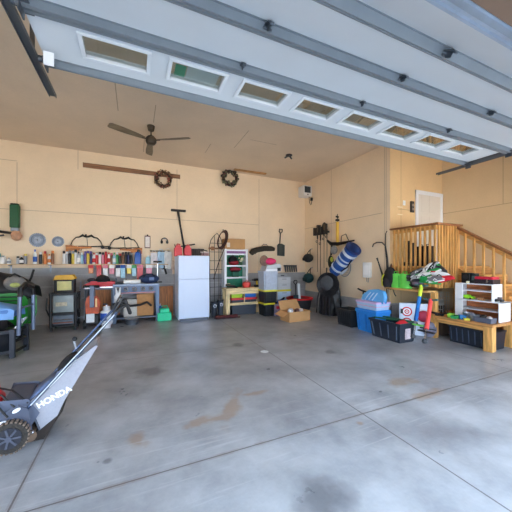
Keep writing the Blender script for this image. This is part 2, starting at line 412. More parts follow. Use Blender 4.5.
for s, x, lab in ((-1, X0-.06, 'galvanised overhead track beyond the windowless-fan corner, carrying the fan side of the raised door'), (1, X1+.06, 'galvanised overhead track beside the stair landing, carrying the raised door')):
    t = thing('door_track', lab if s > 0 else 'galvanised overhead door track hanging over the lawn mower side of the room', 'track', (x, 0, 0))
    pts = [(2.92-.0*k, 2.985) for k in range(1)]
    path = [(2.92, 2.975), (2.3, 2.975), (1.7, 2.975), (1.35, 2.93), (1.0, 2.78), (.75, 2.55), (.62, 2.25), (.6, 1.8), (.6, .06)]
    w = .028
    for (dx, hh, wid) in ((0, .0, .055),):
        m_ = MB()
        for i in range(len(path)-1):
            (ya, za), (yb, zb) = path[i], path[i+1]
            m_.bar((0, ya, za), (0, yb, zb), .05, .004)
            m_.bar((s*-.024, ya, za), (s*-.024, yb, zb), .004, .03); m_.bar((s*.024, ya, za), (s*.024, yb, zb), .004, .03)
        m_.build('rail', M((118, 122, 128), .4, .8), t, smooth=False)
    MB().bb(s*.03-.003, s*.03+.003, 1.6, 2.55, 2.99, 3.05).bb(s*.03-.02, s*.03+.02, 1.6, 2.55, 3.045, 3.05).build('angle_brace', M((118, 122, 128), .4, .8), t)
    h = MB(); h.bar((s*.03, 2.5, 3.0), (s*.03, 2.5, CZ), .03, .004); h.bar((s*.03, 1.3, 2.95), (s*.03, 1.3, CZ), .03, .004)
    h.build('hanger', M((118, 122, 128), .4, .8), t)
# ---------------------------------------------------------------- ceiling fan, fixtures
fp = Vector((.31, 6.27, CZ))
fan = thing('ceiling_fan', 'dark bronze three-blade ceiling fan on a short rod', 'ceiling fan', fp)
BR = M((72, 62, 52), .45, .5); BL = wood((122, 108, 86), axis=0)
MB().lathe([(.02, -.11), (.06, -.10), (.075, -.03), (.08, 0)]).build('canopy', BR, fan)
MB().cyl((0, 0, -.17), .014, .14).build('rod', BR, fan)
MB().lathe([(.03, -.40), (.085, -.385), (.11, -.34), (.11, -.27), (.07, -.225), (.03, -.21)]).build('motor_housing', BR, fan)
for ang in (math.atan2(-.37, -.78), math.atan2(-.37, .63), PI/2):
    mb = MB(); ca, sa = math.cos(ang), math.sin(ang)
    pts = [(.14, .035), (.3, .065), (.6, .085), (.82, .08), (.86, .05), (.86, -.05), (.82, -.07), (.6, -.075), (.3, -.055), (.14, -.035)]
    tilt = .22; up = []; dn = []
    for (r, w_) in pts:
        z = -.30+w_*math.sin(tilt); w2 = w_*math.cos(tilt)
        up.append((r*ca-w2*sa, r*sa+w2*ca, z+.004)); dn.append((r*ca-w2*sa, r*sa+w2*ca, z-.004))
    n = len(pts)
    mb.add(up+dn, [tuple(range(n)), tuple(range(2*n-1, n-1, -1))]+[(i, (i+1) % n, n+(i+1) % n, n+i) for i in range(n)])
    bl = mb.build('blade', BL, fan, smooth=False)
    MB().bar((.08*ca, .08*sa, -.31), (.2*ca, .2*sa, -.31), .04, .008).build('blade_iron', BR, bl)
p = at(289, 155, Z=CZ)
t = thing('ceiling_light', 'small dark fixture with bare sockets on the ceiling near the corner', 'ceiling light', p)
MB().lathe([(.05, -.03), (.09, -.02), (.09, 0)]).build('base', BLACK, t)
for k in range(3):
    a_ = 2*PI*k/3+.4; MB().tube([(.04*math.cos(a_), .04*math.sin(a_), -.03), (.12*math.cos(a_), .12*math.sin(a_), -.07)], .022).build('socket', DKSTEEL, t)
p0 = at(302, 196, Y=7.9); 
t = thing('wall_heater', 'small white box heater mounted high in the corner, cord hanging below', 'heater', (RX-.25, 7.98, p0.z))
MB().bb(-.17, .17, -.17, .17, 0, .36).build('housing', M((222, 222, 220), .5, var=.02), t, bevel=.02)
MB().bb(-.13, .11, -.178, -.168, .11, .32).build('grille', M((52, 60, 66), .5), t, bevel=.006)
MB().bb(-.02, .02, -.18, -.168, .03, .07).build('dial', DKSTEEL, t)
MB().tube([(.10, -.1, 0), (.10, -.12, -.18), (.14, -.12, -.27), (.2, -.1, -.25), (.235, -.06, -.1)], .008).build('cord', BLACK, t)
MB().bb(.2, .25, -.1, -.03, -.12, -.02).build('plug', BLACK, t)
MB().bb(.12, .25, .0, .04, .1, .3).build('bracket', DKSTEEL, t)

# wood strips and wreaths high on the back wall
def strip(pa, pb, lab, mat):
    A, B = at(*pa, Y=BY), at(*pb, Y=BY); z = (A.z+B.z)/2
    solo('wood_strip', MB().bb(0, B.x-A.x, -.035, 0, -.06, .06), mat, lab, 'board', (A.x, BY, z), bevel=.004)
    return z
zs = strip((83, 164), (180, 178), 'long brown wooden strip fixed high on the back wall behind the brown wreath', wood((150, 106, 74), axis=0))
qa, qb = at(234, 169.5, Z=CZ-.02), at(266, 174, Z=CZ-.02)
solo('wood_strip', MB().bb(0, qb.x-qa.x, -.05, .05, -.04, 0), wood((200, 148, 92), axis=0), 'short light wooden strip on the ceiling edge beside the dark wreath', 'board', (qa.x, (qa.y+qb.y)/2, CZ), bevel=.004)
def wreath(px, py, R, lab, cols, n):
    c = at(px, py, Y=BY-.1)
    w = thing('wreath', lab, 'wreath', c)
    MB().ring((0, 0, 0), R*.72, R*.17, 'y', 30, 8).build('ring_base', M((60, 44, 34), .9), w)
    for ci, col in enumerate(cols):
        mb = MB()
        for k in range(n):
            a_ = random.random()*2*PI; rr = R*(.72+random.uniform(-.26, .27)); s_ = R*random.uniform(.06, .13)
            mb.ball((rr*math.cos(a_), random.uniform(-.07, .0), rr*math.sin(a_)), (s_, s_*.7, s_*random.uniform(.6, 1.4)), 7, 5, (random.random()*3, random.random()*3, 0))
        mb.build(('leaves', 'berries', 'flowers')[ci], M(col, .7), w)['kind'] = 'stuff'
wreath(163, 179.5, .27, 'reddish brown wreath on the long wooden strip', [(92, 62, 42), (150, 80, 62), (170, 140, 100)], 42)
wreath(230, 178, .30, 'dark green and black wreath beside the short wooden strip', [(34, 36, 32), (96, 50, 52), (110, 110, 80)], 42)
# ---------------------------------------------------------------- back wall: long shelf and what stands on it
SHY = BY-.20
SHZ = 1.50
sh = thing('wall_shelf', 'long narrow pine shelf along the back wall carrying cans and bottles', 'shelf', (0, 0, 0))
MB().bb(-4.2, at(168, 262, Y=BY-.1).x, BY-.21, BY, SHZ-.025, SHZ).build('board', wood((222, 190, 150), axis=0), sh, bevel=.002)
for px in (-30, 10, 50, 94, 128, 163):
    x = at(px, 262, Y=BY-.1).x
    MB().bb(x-.012, x+.012, BY-.19, BY, SHZ-.045, SHZ-.025).bb(x-.012, x+.012, BY-.045, BY-.02, SHZ-.22, SHZ-.025).build('bracket', STEEL, sh)
CN = {'white': (238, 238, 236), 'red': (200, 40, 44), 'blue': (40, 92, 176), 'black': (30, 32, 38), 'grey': (150, 154, 160), 'green': (70, 150, 90), 'yellow': (226, 196, 70), 'orange': (220, 130, 60), 'purple': (96, 82, 150), 'pale blue': (150, 196, 214), 'pink': (224, 130, 150), 'brown': (128, 84, 56), 'silver': (186, 190, 196), 'dark blue': (34, 46, 96)}
def can(col, cap, r, h):
    t = thing('spray_can', '', 'can')
    MB().lathe([(r*.92, 0), (r, .006), (r, h*.74), (r*.8, h*.8), (r*.45, h*.83)], n=12).build('body', M(CN[col], .35), t)
    MB().lathe([(r*.8, h*.8), (r*.8, h*.96), (r*.7, h)], n=12).build('cap', M(CN[cap], .4), t)
    return t
def bottle(col, cap, r, h):
    t = thing('bottle', '', 'bottle')
    MB().lathe([(r*.92, 0), (r, .01), (r, h*.62), (r*.75, h*.72), (r*.34, h*.8), (r*.34, h*.86)], n=12, sy=.7).build('body', M(CN[col], .4), t)
    MB().lathe([(r*.4, h*.85), (r*.4, h), (r*.3, h)], n=10).build('cap', M(CN[cap], .4), t)
    MB().lathe([(r*1.01, h*.15), (r*1.01, h*.5)], n=12, sy=.71).build('wrap', M(CN['white' if col != 'white' else cap], .6), t)
    return t
def jug(col, cap, r, h):
    t = thing('jug', '', 'jug')
    MB().lathe([(r*.95, 0), (r, .01), (r, h*.6), (r*.7, h*.8), (r*.3, h*.86)], n=4, sy=.7, m=Matrix.Rotation(PI/4, 4, 'Z')).build('body', M(CN[col], .4), t, bevel=.008)
    MB().cyl((r*.1, 0, h*.92), r*.28, h*.14).build('cap', M(CN[cap], .4), t)
    MB().tube([(r*.1, 0, h*.82), (r*.55, 0, h*.92), (r*.62, 0, h*.6)], .008).build('handle', M(CN[col], .4), t)
    return t
row = [(-4, 'jug', 'pale blue', 'white', .3), (3, 'jug', 'white', 'grey', .16), (9, 'bottle', 'white', 'grey', .12), (18, 'can', 'silver', 'black', .15), (22, 'bottle', 'black', 'white', .16), (25.5, 'can', 'grey', 'yellow', .2),
 (35, 'bottle', 'white', 'blue', .29), (41, 'can', 'black', 'white', .24), (45, 'can', 'orange', 'red', .26), (49.5, 'bottle', 'white', 'orange', .2), (53, 'can', 'brown', 'orange', .27),
 (64, 'can', 'white', 'black', .27), (67, 'can', 'silver', 'white', .26), (70, 'can', 'black', 'grey', .28), (73, 'can', 'yellow', 'grey', .27), (75.8, 'can', 'white', 'black', .3), (79, 'bottle', 'silver', 'black', .26), (82, 'can', 'pale blue', 'white', .24),
 (85.5, 'can', 'purple', 'purple', .27), (88.3, 'can', 'yellow', 'purple', .28), (91, 'can', 'dark blue', 'purple', .27), (94, 'bottle', 'white', 'red', .24), (97, 'can', 'red', 'white', .24), (100, 'can', 'white', 'black', .26), (103, 'can', 'pink', 'black', .25), (106, 'can', 'red', 'red', .27), (108.8, 'bottle', 'white', 'red', .25), (111.5, 'can', 'brown', 'pink', .24),
 (114.3, 'bottle', 'pale blue', 'green', .25), (117.2, 'can', 'green', 'white', .26), (120, 'can', 'black', 'red', .23), (123, 'can', 'brown', 'black', .26), (125.8, 'can', 'black', 'black', .27), (128.5, 'can', 'dark blue', 'black', .26), (131.2, 'can', 'black', 'grey', .25), (138, 'jug', 'blue', 'black', .33), (148, 'jug', 'pale blue', 'white', .2)]
seen = {}
for i, (px, kd, col, cap, h) in enumerate(row):
    x = at(px, 258, Y=BY-.1).x
    r = {'can': .034, 'bottle': .042, 'jug': .10 if h < .31 else .125}[kd]
    o = {'can': can, 'bottle': bottle, 'jug': jug}[kd](col, cap, r, h)
    o.location = (x, BY-.10-(.03 if i % 3 == 1 else 0), SHZ)
    o.scale = (1, 1, 1.22)
    o.name = {'can': 'spray_can', 'bottle': 'bottle', 'jug': 'jug'}[kd]
    nm = {'can': 'can', 'bottle': 'bottle', 'jug': 'jug'}
    d = f"{col} {nm[kd]} with {cap} cap"
    if 0 < i < len(row)-1:
        a_, b_ = row[i-1], row[i+1]
        d += f" between {a_[2]} {nm[a_[1]]} and {b_[2]} {nm[b_[1]]} on the wall shelf"
    else: d += ' at the end of the wall shelf' if i else ' on the wall shelf at the picture edge'
    o['label'] = d; o['group'] = 'cans and bottles on the long wall shelf'

# packets hung below the shelf edge
hang = [(99, 14, 'red', 'red'), (91, 10, 'orange', 'red'), (105.5, 17, 'white', 'pink'), (112, 11, 'pink', 'white'), (118, 14, 'white', 'dark blue'), (123, 16, 'pale blue', 'blue'), (129, 11, 'yellow', 'white'), (134, 14, 'pale blue', 'green'), (140, 20, 'red', 'pink'), (149, 15, 'pink', 'white')]
for i, (px, hp, col, c2) in enumerate(hang):
    p = at(px, 265, Y=BY-.215); h = hp/46; w_ = .11 if i not in (8, 9) else .15
    t = thing('hanging_packet', f"{col} packet with {c2} card hung under the shelf, below " + ['the pink can', 'purple-capped cans', 'the two red cans', 'the brown can', 'the green can', 'brown black-capped can', 'the dark blue can', 'grey-capped black can', 'the blue jug', 'the pale jug'][i], 'packet', (p.x, p.y, SHZ-.026), 0, 'packets hung under the wall shelf')
    MB().bb(-w_/2, w_/2, -.02, 0, -h, -.02).build('pouch', M(CN[col], .3, var=.2, scale=30), t, bevel=.008)
    MB().bb(-w_/2-.003, w_/2+.003, -.026, .002, -.085, -.0).build('card', M(CN[c2], .6), t)
# saw blades / discs
for (px, py, r, lab) in ((37.5, 240, .175, 'larger circular saw blade hung on the back wall beside the green hedge tool'), (58, 241.5, .135, 'smaller circular saw blade hung on the back wall beside the hunting bow')):
    p = at(px, py, Y=BY-.02); t = thing('saw_blade', lab, 'saw blade', p)
    n = 24; prof = []
    for k in range(n*2):
        rr = r if k % 2 else r*.93; prof.append((rr*math.cos(PI*k/n), rr*math.sin(PI*k/n)))
    MB().prism(prof, 0, .006, 'y').build('disc', M((120, 128, 140), .4, .6, var=.4, scale=14), t, smooth=False)
    MB().cyl((0, -.004, 0), r*.45, .008, 'y').build('printed_face', M((150, 158, 172), .5, var=.5, scale=22), t)
    MB().cyl((0, -.01, 0), r*.09, .012, 'y').build('arbor', BLACK, t)
    MB().ring((0, -.006, 0), r*.72, .008, 'y', 24, 5).build('label_ring', M((70, 80, 96), .5), t)
# hedge trimmer with green case
p = at(15.5, 217, Y=BY-.12)
p.y -= .04
t = thing('hedge_trimmer', 'dark green narrow power tool hung upright on the back wall, black blade reaching sideways', 'power tool', p)
MB().bb(-.085, .085, -.06, .08, -.26, .28).build('green_housing', M((18, 84, 48), .45), t, bevel=.02)
MB().bb(-.07, .07, -.05, .06, .28, .31).build('end_cap', BLACK, t, bevel=.01)
MB().bb(-.07, .08, -.05, .06, -.34, -.26).build('collar', M((130, 140, 150), .4, .5), t, bevel=.01)
MB().lathe([(.03, -.12), (.08, -.09), (.11, 0), (.08, .08), (.04, .12)], (.03, 0, -.44)).build('motor', M((196, 150, 120), .5, var=.25), t)
MB().tube([(.0, 0, -.4), (-.3, 0, -.36), (-.8, 0, -.27)], .03).build('blade_bar', BLACK, t)
MB().tube([(-.2, 0, -.44), (-.45, 0, -.5), (-.6, 0, -.48)], .02).build('grip', DKSTEEL, t)
# compound bows
def bow(xa, xb, zc, lab):
    A, B = at(xa, zc, Y=BY-.06), at(xb, zc, Y=BY-.06); Lh = (B.x-A.x)/2; c = (A+B)/2
    t = thing('compound_bow', lab, 'bow', (c.x, BY-.06, A.z), 0, 'hunting bows on the back wall')
    bl = M((34, 36, 30), .6, var=.3, scale=40)
    r_ = MB().tube([(-Lh*.45, 0, -.02), (-Lh*.25, 0, .035), (-Lh*.08, 0, -.01), (Lh*.1, 0, .0), (Lh*.28, 0, .03), (Lh*.45, 0, -.02)], [.018, .032, .02, .026, .03, .018])
    r_.tube([(-Lh*.08, 0, -.01), (-Lh*.05, 0, .06)], .02)
    r_.build('riser', bl, t)
    for s in (-1, 1):
        lb = MB().tube([(s*Lh*.45, 0, -.02), (s*Lh*.65, 0, -.03), (s*Lh*.85, 0, -.12), (s*Lh*.97, 0, -.24)], [.018, .014, .012, .012]).build('limb', bl, t)
        MB().cyl((s*Lh*.97, 0, -.27), .045, .02, 'y').build('cam', BLACK, lb)
    st = MB(); st.tube([(-Lh*.97, 0, -.25), (Lh*.97, 0, -.25)], .004, 5); st.tube([(-Lh*.93, 0, -.28), (Lh*.97, 0, -.23)], .004, 5)
    st.build('bowstring', BLACK, t)
    MB().tube([(0, 0, -.02), (.02, 0, -.26)], .006).build('cable_guard', DKSTEEL, t)
bow(70, 103, 236, 'camouflage hunting bow on the back wall above the first wooden rifle')
bow(109, 139, 238, 'camouflage hunting bow on the back wall above the second wooden rifle')
def rifle(px0, py0, px1, py1, lab):
    A, B = at(px0, py0, Y=BY-.07), at(px1, py1, Y=BY-.07); L = (B-A).length; d = 1 if B.x > A.x else -1
    t = thing('rifle', lab, 'rifle', A, 0, 'rifles on the back wall')
    t.rotation_euler = (0, -math.atan2((B.z-A.z), abs(B.x-A.x))*d, 0)
    wd = wood((206, 128, 62), axis=0)
    MB().prism([(0, .07), (0, -.09), (d*L*.18, -.05), (d*L*.27, -.07), (d*L*.30, -.03), (d*L*.56, -.02), (d*L*.56, .015), (d*L*.26, .02), (d*L*.2, .045)], -.02, .02, 'y').build('stock', wd, t, bevel=.006)
    MB().tube([(d*L*.27, 0, .02), (d*L*.98, 0, .015)], .012).build('barrel', BLACK, t)
    MB().bb(min(d*L*.27, d*L*.42), max(d*L*.27, d*L*.42), -.018, .018, .0, .045).build('receiver', BLACK, t, bevel=.005)
    MB().ring((d*L*.31, 0, -.05), .03, .005, 'y', 12, 5).build('trigger_guard', BLACK, t)
rifle(66, 248, 110, 247, 'wooden rifle on the back wall pointing toward the fridge, stock by the saw blade')
rifle(142, 250.5, 102, 248.5, 'wooden rifle on the back wall with its stock end above the blue jug')
# small wall things
p = at(147.5, 242, Y=BY-.02)
t = thing('wall_plaque', 'small white framed plaque on the back wall beside the bows', 'sign', p)
MB().bb(-.065, .065, -.012, .018, -.16, .16).build('panel', M((232, 222, 214), .6, var=.08, scale=20), t)
fr = MB()
for (x0, x1, z0, z1) in ((-.075, .075, .15, .175), (-.075, .075, -.175, -.15), (-.075, -.06, -.15, .15), (.06, .075, -.15, .15)): fr.bb(x0, x1, -.02, .018, z0, z1)
fr.build('frame', M((112, 70, 62), .6), t)
MB().cyl((-.0, -.015, .19), .02, .02, 'y').build('hook', BLACK, t)
p = at(164.5, 241, Y=BY-.04)
t = thing('ear_muffs', 'black headset ring hung on a wall hook above the white hanging bags', 'ear muffs', p)
MB().ring((0, 0, 0), .085, .015, 'y', 20, 6, a0=-.3, a1=PI+.9).build('headband', BLACK, t)
for s in (-1, 1): MB().ball((s*.075, 0, -.03), (.035, .03, .05)).build('ear_cup', DKSTEEL, t)
MB().cyl((0, .015, .06), .012, .05, 'y').build('hook', STEEL, t)
# hanging bags and tools between the shelf and the fridge
def bag(px, py, w_, h, col, lab, nm='plastic_bag', d=.06):
    p = at(px, py, Y=BY-.07)
    random.seed(int(px*10)); ph = random.random()*6
    def fn(u, v):
        a = 2*PI*u; k = math.sin(PI*min(1, max(.02, v*.9+.08)))**.5 if v < .9 else .75
        rx = w_/2*(.72+.28*k)*(1+.07*math.sin(5*a+ph+9*v)); return (rx*math.cos(a), d*(.3+.7*(1-v))*math.sin(a)*(1+.15*math.sin(7*a+ph)), (v-.5)*h+.012*math.sin(3*a+ph))
    mb = MB().grid(fn, 20, 8)
    t = thing(nm, lab, 'bag', p, 0)
    mb.build('bag_body', M(col, .5, var=.12, scale=12), t)
    MB().ring((0, 0, h*.5+.03), w_*.25, .006, 'y', 14, 5).build('bag_handle', M(col, .5), t)
    return t
bag(154, 260.5, .20, .42, (240, 228, 230), 'white bag with pinkish tint hung beside the pale blue jug')
bag(161, 260, .20, .46, (170, 204, 228), 'pale blue bag hung between two white bags near the fridge')
bag(168, 260, .22, .50, (226, 226, 224), 'white printed bag hung closest to the fridge on the back wall')
MB_ = MB()
A, B = at(150, 251, Y=BY-.06), at(170, 251, Y=BY-.06)
solo('wall_rail', MB().tube([(0, 0, 0), (B.x-A.x, 0, 0)], .014), BLACK, 'thin black rail on the back wall holding the hanging bags', 'rail', A)
p = at(157.5, 267, Y=BY-.28)
t = thing('floor_pump', 'black and silver upright pump with T handle standing on the grey workbench', 'pump', (p.x, p.y, .985))
MB().cyl((0, 0, .28), .02, .5).build('barrel', CHROME, t)
MB().cyl((0, 0, .555), .016, .06).build('rod', BLACK, t)
MB().tube([(-.11, 0, .58), (.11, 0, .58)], .022).build('handle', BLACK, t)
MB().bb(-.12, .12, -.06, .06, 0, .03).build('base', BLACK, t, bevel=.008)
p = at(165, 270, Y=BY-.07)
t = thing('hand_drill', 'black hand tool hung under the white printed bag', 'tool', p)
MB().bb(-.09, .02, -.03, .05, .02, .14).build('body', BLACK, t, bevel=.015); MB().tube([(-.01, 0, .05), (.04, 0, -.12)], .028).build('grip', BLACK, t); MB().cyl((-.1, 0, .08), .022, .06, 'x').build('chuck', CHROME, t)
p = at(171, 268, Y=BY-.07)
bag(173.0, 265, .12, .26, (216, 190, 170), 'small beige pouch hung against the fridge side', 'pouch')
# pegboard / boards against the wall
for (xa, xb, lab) in ((92, 120, 'plywood sheet leaning behind the bench with the red tray'), (158, 173, 'orange-brown plywood sheet leaning between the grey workbench and the fridge'), (139.5, 154, 'orange-brown panel leaning behind the grey workbench legs')):
    A, B = at(xa, 300, Y=BY-.06), at(xb, 300, Y=BY-.06)
    solo('plywood_sheet', MB().bb(0, B.x-A.x, 0, .015, 0, .86), ORANGE, lab, 'plywood', (A.x, BY-.075, 0))

# ---------------------------------------------------------------- grey workbench with what is on it
p = at(113, 320, Z=0); wx0 = at(113, 300, Y=7.75).x; wx1 = at(159, 300, Y=7.75).x
WBX = (wx0+wx1)/2; WL = wx1-wx0
wbch = thing('workbench', 'grey steel workbench with a row of round holes along its front, against the back wall', 'workbench', (WBX, 7.95, 0))
BG = M((104, 118, 140), .45, .4); 
MB().bb(-WL/2, WL/2, -.26, .30, .94, .985).build('top', M((132, 144, 164), .4, .4), wbch, bevel=.004)
fp_ = MB().bb(-WL/2, WL/2, -.265, -.245, .74, .94).build('front_panel', M((96, 110, 134), .5, .3), wbch, bevel=.004)
for k in range(5):
    x = -WL/2+.1+k*(WL-.3)/4
    MB().ring((x, -.27, .86), .045, .012, 'y', 18, 6).build('knob_ring', CHROME, fp_); MB().cyl((x, -.268, .86), .03, .01, 'y').build('knob_face', M((60, 66, 80), .4), fp_)
MB().bb(-WL/2+.1, WL/2-.1, -.268, -.262, .755, .775).build('stripe', M((196, 120, 110), .5), fp_)
for sx in (-1, 1):
    for sy in (-.24, .27):
        MB().bb(sx*(WL/2-.04)-.04, sx*(WL/2-.04)+.04, sy-.03, sy+.03, 0, .94).build('leg', BG, wbch, bevel=.004)
MB().bb(-WL/2, WL/2, -.22, .26, .10, .125).build('lower_shelf', BG, wbch)
t = thing('duffel_bag', 'dark blue zipped bag lying on the grey workbench', 'bag', (wx0+WL*.78, 7.92, .987))
MB().ball((0, 0, .12), (.26, .14, .125), 18, 12).build('bag_body', M((40, 56, 92), .8, var=.2, bump=.3), t)
MB().tube([(-.15, -.1, .16), (-.08, -.13, .25), (.08, -.13, .25), (.15, -.1, .16)], .012).build('handle', BLACK, t)
MB().box((.06, -.14, .12), (.12, .012, .08)).build('pocket', M((110, 130, 170), .7), t)
t = thing('paper_roll', 'white paper roll lying on the grey workbench beside the blue bag', 'roll', (wx0+WL*.40, 7.82, .987))
MB().cyl((0, 0, .055), .055, .40, 'x').build('paper', M((240, 240, 238), .7), t); MB().cyl((0, 0, .055), .02, .41, 'x').build('core', CARD, t)
t = thing('clamp_set', 'black clamp lying on the grey workbench behind the paper roll', 'clamp', (wx0+WL*.18, 8.0, .987))
MB().bb(-.16, .16, -.02, .02, .02, .05).build('bar', BLACK, t); MB().bb(-.16, -.12, -.03, .03, 0, .14).build('jaw', DKSTEEL, t); MB().bb(.08, .12, -.03, .03, 0, .12).build('jaw', DKSTEEL, t)
for (fx, yy, w_, d_, h_, lab) in ((.36, 8.02, .32, .3, .42, 'white box under the grey workbench, middle of the lower shelf'), (.69, 8.05, .42, .3, .56, 'brown box under the grey workbench beside its far leg')):
    t = thing('storage_box', lab, 'box', (wx0+WL*fx, yy, .127))
    col = (206, 200, 190) if h_ < .5 else (190, 136, 84)
    MB().bb(-w_/2, w_/2, -d_/2, d_/2, 0, h_).build('body', M(col, .7, var=.1), t, bevel=.004); MB().bb(-w_/2-.004, w_/2+.004, -d_/2-.004, d_/2+.004, h_, h_+.03).build('lid', M(tuple(x*.93 for x in col), .7), t, bevel=.004)
t = thing('hose', 'black flexible hose hanging under the front of the grey workbench', 'hose', (0, 0, 0))
pa = [at(113, 305, Y=7.6), at(120, 301, Y=7.6), at(130, 306, Y=7.6), at(140, 305, Y=7.6), at(147, 302, Y=7.6), at(153, 307, Y=7.6)]
cr = []
for i in range(len(pa)-1):
    for k in range(4): cr.append(pa[i].lerp(pa[i+1], k/4))
MB().tube(cr, .028).build('tube', BLACK, t); MB().tube([pa[1]+Vector((-.03, 0, .0)), pa[1]+Vector((.06, 0, -.02))], .045).build('coupling', M((200, 204, 200), .4), t)
t = thing('metal_bucket', 'small grey bucket on the floor under the grey workbench', 'bucket', (wx0+WL*.40, 7.52, 0))
MB().lathe([(.13, 0), (.16, .14), (.17, .15)], n=20).build('pail', STEEL, t); MB().ring((0, 0, .15), .17, .008, 'z').build('rim', CHROME, t)

# bench with red tool tray and black cap
bx = at(102, 292, Y=8.0).x
t = thing('tool_bench', 'low wooden bench carrying the red tray, left of the grey workbench'.replace('left of', 'beside'), 'bench', (bx, 8.02, 0))
MB().bb(-.36, .29, -.22, .22, .86, .90).build('top', M((116, 124, 136), .5), t, bevel=.004)
for sx in (-.32, .25):
    for sy in (-.18, .18): MB().bb(sx-.03, sx+.03, sy-.03, sy+.03, 0, .86).build('leg', DKSTEEL, t)
t = thing('red_tray', 'bright red plastic tray with a silver front edge on the low bench', 'tray', (bx-.03, 7.97, .903))
MB().prism([(-.32, 0), (.33, .02), (.31, .13), (-.18, .15), (-.34, .06)], -.16, .14, 'y').build('tray_body', M((214, 22, 36), .35), t, bevel=.02)
MB().bb(-.33, .34, -.165, -.155, -.0, .03).build('trim_edge', CHROME, t)
t = thing('black_hat', 'black cap resting on the red tray', 'cap', (bx+.02, 8.0, 1.052))
MB().lathe([(.155, 0), (.15, .06), (.11, .13), (.04, .165), (.01, .17)], n=20, sx=1.1).build('crown', MATTE, t)
MB().prism([(-.12, -.12), (-.1, -.24), (0, -.28), (.1, -.24), (.12, -.12)], -.0, .015, 'z').build('brim', MATTE, t)
t = thing('cap_stack', 'dark folded cloth beside the cap on the red tray', 'cloth', (bx-.26, 8.02, 1.09))
MB().ball((.03, 0, .0), (.1, .1, .055), 12, 8).build('fold', M((50, 54, 64), .9, bump=.4), t)

# ---------------------------------------------------------------- black rolling cart with glass-framed top
q0, q1 = at(48.5, 326, Z=0), at(78, 326, Z=0)
cy = 7.35; cx0, cx1 = at(48.5, 300, Y=cy).x, at(77, 300, Y=cy).x; CW = cx1-cx0
t = thing('rolling_cart', 'black steel rolling cart with open shelves and a yellow tray on its raised top', 'cart', ((cx0+cx1)/2, cy+.22, 0))
f = MB()
for sx in (-1, 1):
    for sy in (-.2, .2):
        MB().tube([(sx*(CW/2-.03), sy, .06), (sx*(CW/2-.03), sy, .84)], .027).build('post', BLACK, t)
for i, (z, hh) in enumerate(((.10, .03), (.36, .05), (.80, .05))):
    MB().bb(-CW/2, CW/2, -.22, .22, z, z+hh).build('shelf', M((34, 36, 40), .45), t, bevel=.004)
MB().bb(-CW/2+.07, CW/2-.07, -.16, .18, .41, .79).build('inner_box', M((150, 158, 158), .35, .2, var=.18, scale=9), t, bevel=.006)
MB().bb(-CW/2+.07, CW/2-.07, -.17, .18, .14, .345).build('drawer', M((112, 122, 134), .4, .3, var=.15, scale=8), t, bevel=.006)
MB().bb(-CW/2+.12, CW/2-.2, -.175, -.158, .55, .64).build('paper_strip', M((208, 196, 170), .6, var=.3, scale=20), t)
MB().tube([(-CW/2+.1, -.19, .25), (CW/2-.1, -.19, .25)], .01).build('drawer_pull', CHROME, t)
MB().tube([(-CW/2+.08, -.235, .19), (CW/2-.08, -.235, .19)], .012).build('front_bar', M((150, 90, 60), .5), t)
ub = MB()
for (x0, x1, z0, z1) in ((-.19, .19, .85, .90), (-.19, .19, 1.11, 1.15), (-.19, -.14, .90, 1.11), (.14, .19, .90, 1.11)): ub.bb(x0, x1, -.12, .14, z0, z1)
ub.build('upper_frame', BLACK, t, bevel=.006)
MB().bb(-.14, .14, -.09, -.06, .90, 1.11).build('front_panel', M((216, 204, 130), .4, var=.25, scale=5), t)
for sx in (-1, 1): MB().tube([(sx*(CW/2), -.1, .3), (sx*(CW/2+.03), -.26, .5), (sx*(CW/2+.02), -.24, .75)], .015).build('side_handle', BLACK, t)
for sx in (-1, 1):
    for sy in (-.17, .17): MB().cyl((sx*(CW/2-.04), sy, .04), .04, .03, 'x').build('caster', BLACK, t)
ty = thing('yellow_tray', 'yellow plastic tray lying on the black rolling cart', 'tray', ((cx0+cx1)/2+.0, cy+.22, 1.152))
MB().prism([(-.18, .0), (-.15, .07), (.15, .08), (.19, .02), (.16, 0)], -.12, .12, 'y').build('body', M((222, 170, 40), .45), ty, bevel=.02)
MB().ring((0, 0, .085), .11, .012, 'z', 20, 6, sz=.6).build('handle', M((206, 150, 40), .5), ty)

# pole, silver post
p = at(80.5, 320, Z=0)
t = thing('folded_ladder', 'silver aluminium folded step ladder leaning beside the black rolling cart', 'ladder', (at(81.5, 300, Y=7.85).x, 7.85, 0), 0)
for sx in (-.07, .07): MB().bar((sx, -.1, 0), (sx*.7, .25, 1.06), .03, .05).build('rail', M((176, 190, 210), .35, .6), t)
for k in range(4): MB().bb(-.06, .06, -.11+.07*k+.0, -.04+.07*k+.02, .2+.22*k, .22+.22*k).build('step', STEEL, t)

# pressure washer, orange and black
t = thing('pressure_washer', 'orange and black upright machine with a white label and black wheels', 'pressure washer', (at(92.5, 320, Y=7.35).x, 7.4, 0))
MB().bb(-.18, .16, -.12, .14, .10, .34).build('base_body', M((32, 32, 36), .5), t, bevel=.03)
MB().bb(-.14, .06, -.15, -.12, .16, .36).build('white_label', M((232, 236, 240), .5, var=.08, scale=30), t, bevel=.01)
MB().prism([(-.13, .38), (.13, .38), (.15, .6), (.08, .72), (-.10, .72), (-.14, .6)], -.08, .12, 'y').build('orange_cover', M((206, 84, 44), .4, var=.4, scale=9), t, bevel=.03)
MB().bb(.07, .12, -.10, -.08, .5, .7).build('lamp_lens', M((250, 200, 140), .3), t, bevel=.01)
MB().bb(-.06, .05, -.13, .1, .5, 1.0).build('column', M((110, 120, 140), .5, .3), t, bevel=.01)
MB().tube([(-.22, -.1, .98), (.18, -.1, .98)], .03).build('handle', BLACK, t)
